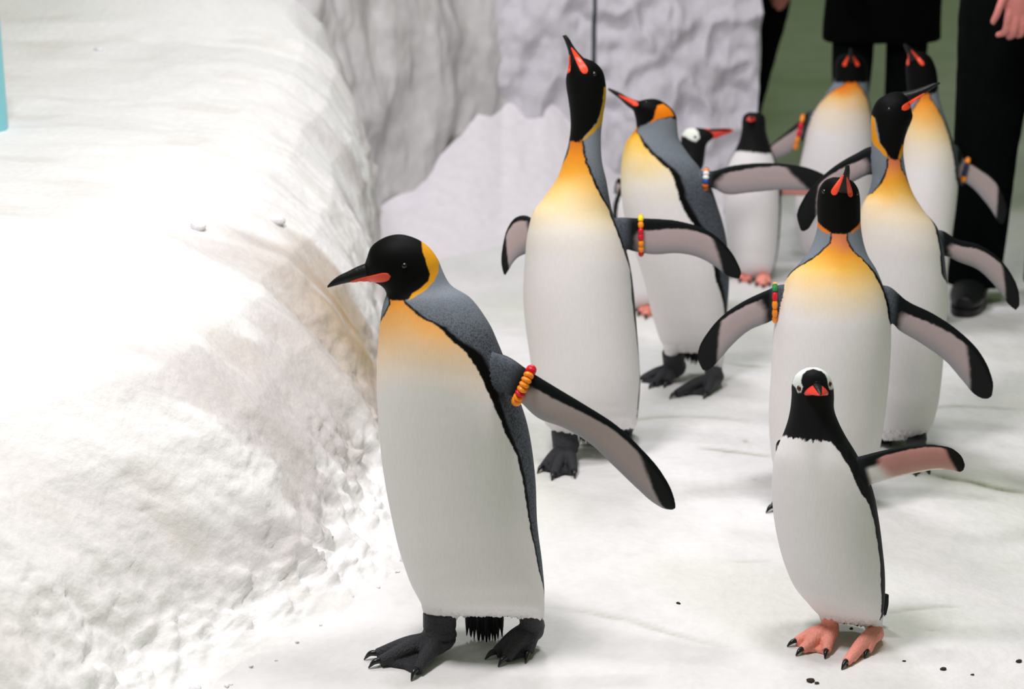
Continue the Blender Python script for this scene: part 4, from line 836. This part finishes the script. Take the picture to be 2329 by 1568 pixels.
person('visitor in a long black jacket standing behind the penguins with legs apart', (g2[0], g2[1], 0), joints(g2[0] + .02, g2[1], 0, 0, .10, 1.74, ground(2032, 520)[:2], ground(1908, 515)[:2]), .082, .225, .74)
g1 = ground(1715, 385)
J1 = joints(g1[0] + .03, g1[1], 0, 0, .06, 1.74, (g1[0] - .03, g1[1] + .25), (g1[0] - .12, g1[1]))
J1['wr_l'] = np.array([unproj(1762, -60, g1[1])[0], g1[1] - .05, .9]); J1['el_l'] = J1['wr_l'] + np.array([.0, .06, .26]); J1['sh_l'] = J1['el_l'] + np.array([-.02, -.02, .3])
person('visitor in black mostly hidden behind the edge of the rock wall', (g1[0], g1[1], 0), J1, .075, .15, .86)

# ------------------------------------------------------------------ small things
b0 = bank_at(8, 290); h = .31; r = .075; ctr = np.array([b0[0] - .058, b0[1] + .02, b0[2]])
def lathe(prof, seg=40):
    a = np.arange(seg) / seg * 2 * np.pi; V = np.concatenate([np.stack([p[0] * np.cos(a), p[0] * np.sin(a), np.full(seg, p[1])], 1) for p in prof]); V = np.vstack([V, [0, 0, prof[0][1]], [0, 0, prof[-1][1]]])
    return V, ring_faces(len(prof), seg)
tb = empty('bollard', ctr); tag(tb, 'pale turquoise plastic bollard sunk in the snow bank', 'bollard')
V, F = lathe([(r * .96, -.12), (r, -.10), (r, h - .012), (r * .985, h - .002)]); mk('shaft', V, F, M['tub'], tb, fix=True)
V, F = lathe([(r * .98, h - .004), (r * .985, h + .004), (r * .9, h + .008), (r * .3, h + .009)]); mk('lid', V, F, M['tubtop'], tb, fix=True)

def lump_mesh(seed, rough=.35, sub=2):
    b = bmesh.new(); bmesh.ops.create_icosphere(b, subdivisions=sub, radius=1.0); V = np.array([v.co[:] for v in b.verts]); F = [tuple(v.index for v in f.verts) for f in b.faces]; b.free()
    return V * (1 + rough * fbm(V, 1.6, 3, seed))[:, None], F
rnd = random.Random(5)
DEB = [(470,1535,.0062,'round brown crumb lying at the foot of the snow bank'),(1543,1377,.0036,'tiny dark crumb on the open snow between the two foremost penguins'),(1843,1555,.0062,'dark crumb pair on the snow below the small gentoo'),(1858,1560,.0035,'small grey crumb beside the dark crumb below the small gentoo'),(2145,1525,.0045,'dark crumb on bare snow off the small gentoo\'s toes'),(2317,1508,.005,'flat brown crumb on bare snow far from any bird'),(2212,1537,.003,'pale grey crumb on bare snow'),(1936,1433,.003,'dark speck on the shaded snow between the small gentoo\'s feet'),(2056,1508,.0028,'faint grey speck beside the small gentoo\'s foot'),(115,1187,.0,'')]
for x, y, s, lb in DEB:
    if s == 0: continue
    V, F = lump_mesh(int(x)); g = ground(x, y); o = mk('debris_crumb', V * np.array([1.3, 1, .7]) * s, F, M['debris']); o.location = (g[0], g[1], floor_z(g[0], g[1]) + s * .4); tag(o, lb, 'debris', 'dark crumbs scattered on the snow')
for x, y, s, lb in [(632,500,.020,'smooth oval snow lump on the bank slope near the lip'),(452,516,.017,'small flattened snow lump on top of the bank'),(222,102,.013,'tiny snow lump high on the bank top')]:
    V, F = lump_mesh(int(x), .15); p = bank_at(x, y); o = mk('snow_lump', V * np.array([1.2, 1.0, .7]) * s, F, M['clump']); o.location = (p[0], p[1], p[2] + s * .3); tag(o, lb, 'snow lump', 'snow lumps on the bank')
# loose crumbled snow along the foot of the bank
LM = [lump_mesh(s, .6, 2) for s in range(6)]; Vs = []; Fs = []; nv = 0
BY, BN, BP = BANK
for q in range(260):
    yy = rnd.uniform(2.9, 5.6); i = int(np.argmin(abs(BY - yy))); n_ = -abs(rnd.gauss(.0, .04)) ; j = int(np.argmin(abs(BN - abs(n_) * (1 if rnd.random() < .6 else 0))))
    p = BP[i, j].copy()
    if n_ < 0: p[0] -= n_ * 2.2 - .05; p[2] = floor_z(p[0], p[1])
    s = rnd.uniform(.003, .006) if rnd.random() < .85 else rnd.uniform(.006, .012); V, F = LM[rnd.randrange(6)]
    Vs.append(V * s * np.array([1, 1, .8]) + p + [0, 0, s * .2]); Fs += [tuple(a + nv for a in f) for f in F]; nv += len(V)
o = mk('snow_crumbs', np.vstack(Vs), Fs, M['clump']); tag(o, 'loose crumbled snow along the foot of the bank', 'snow', kind='stuff')
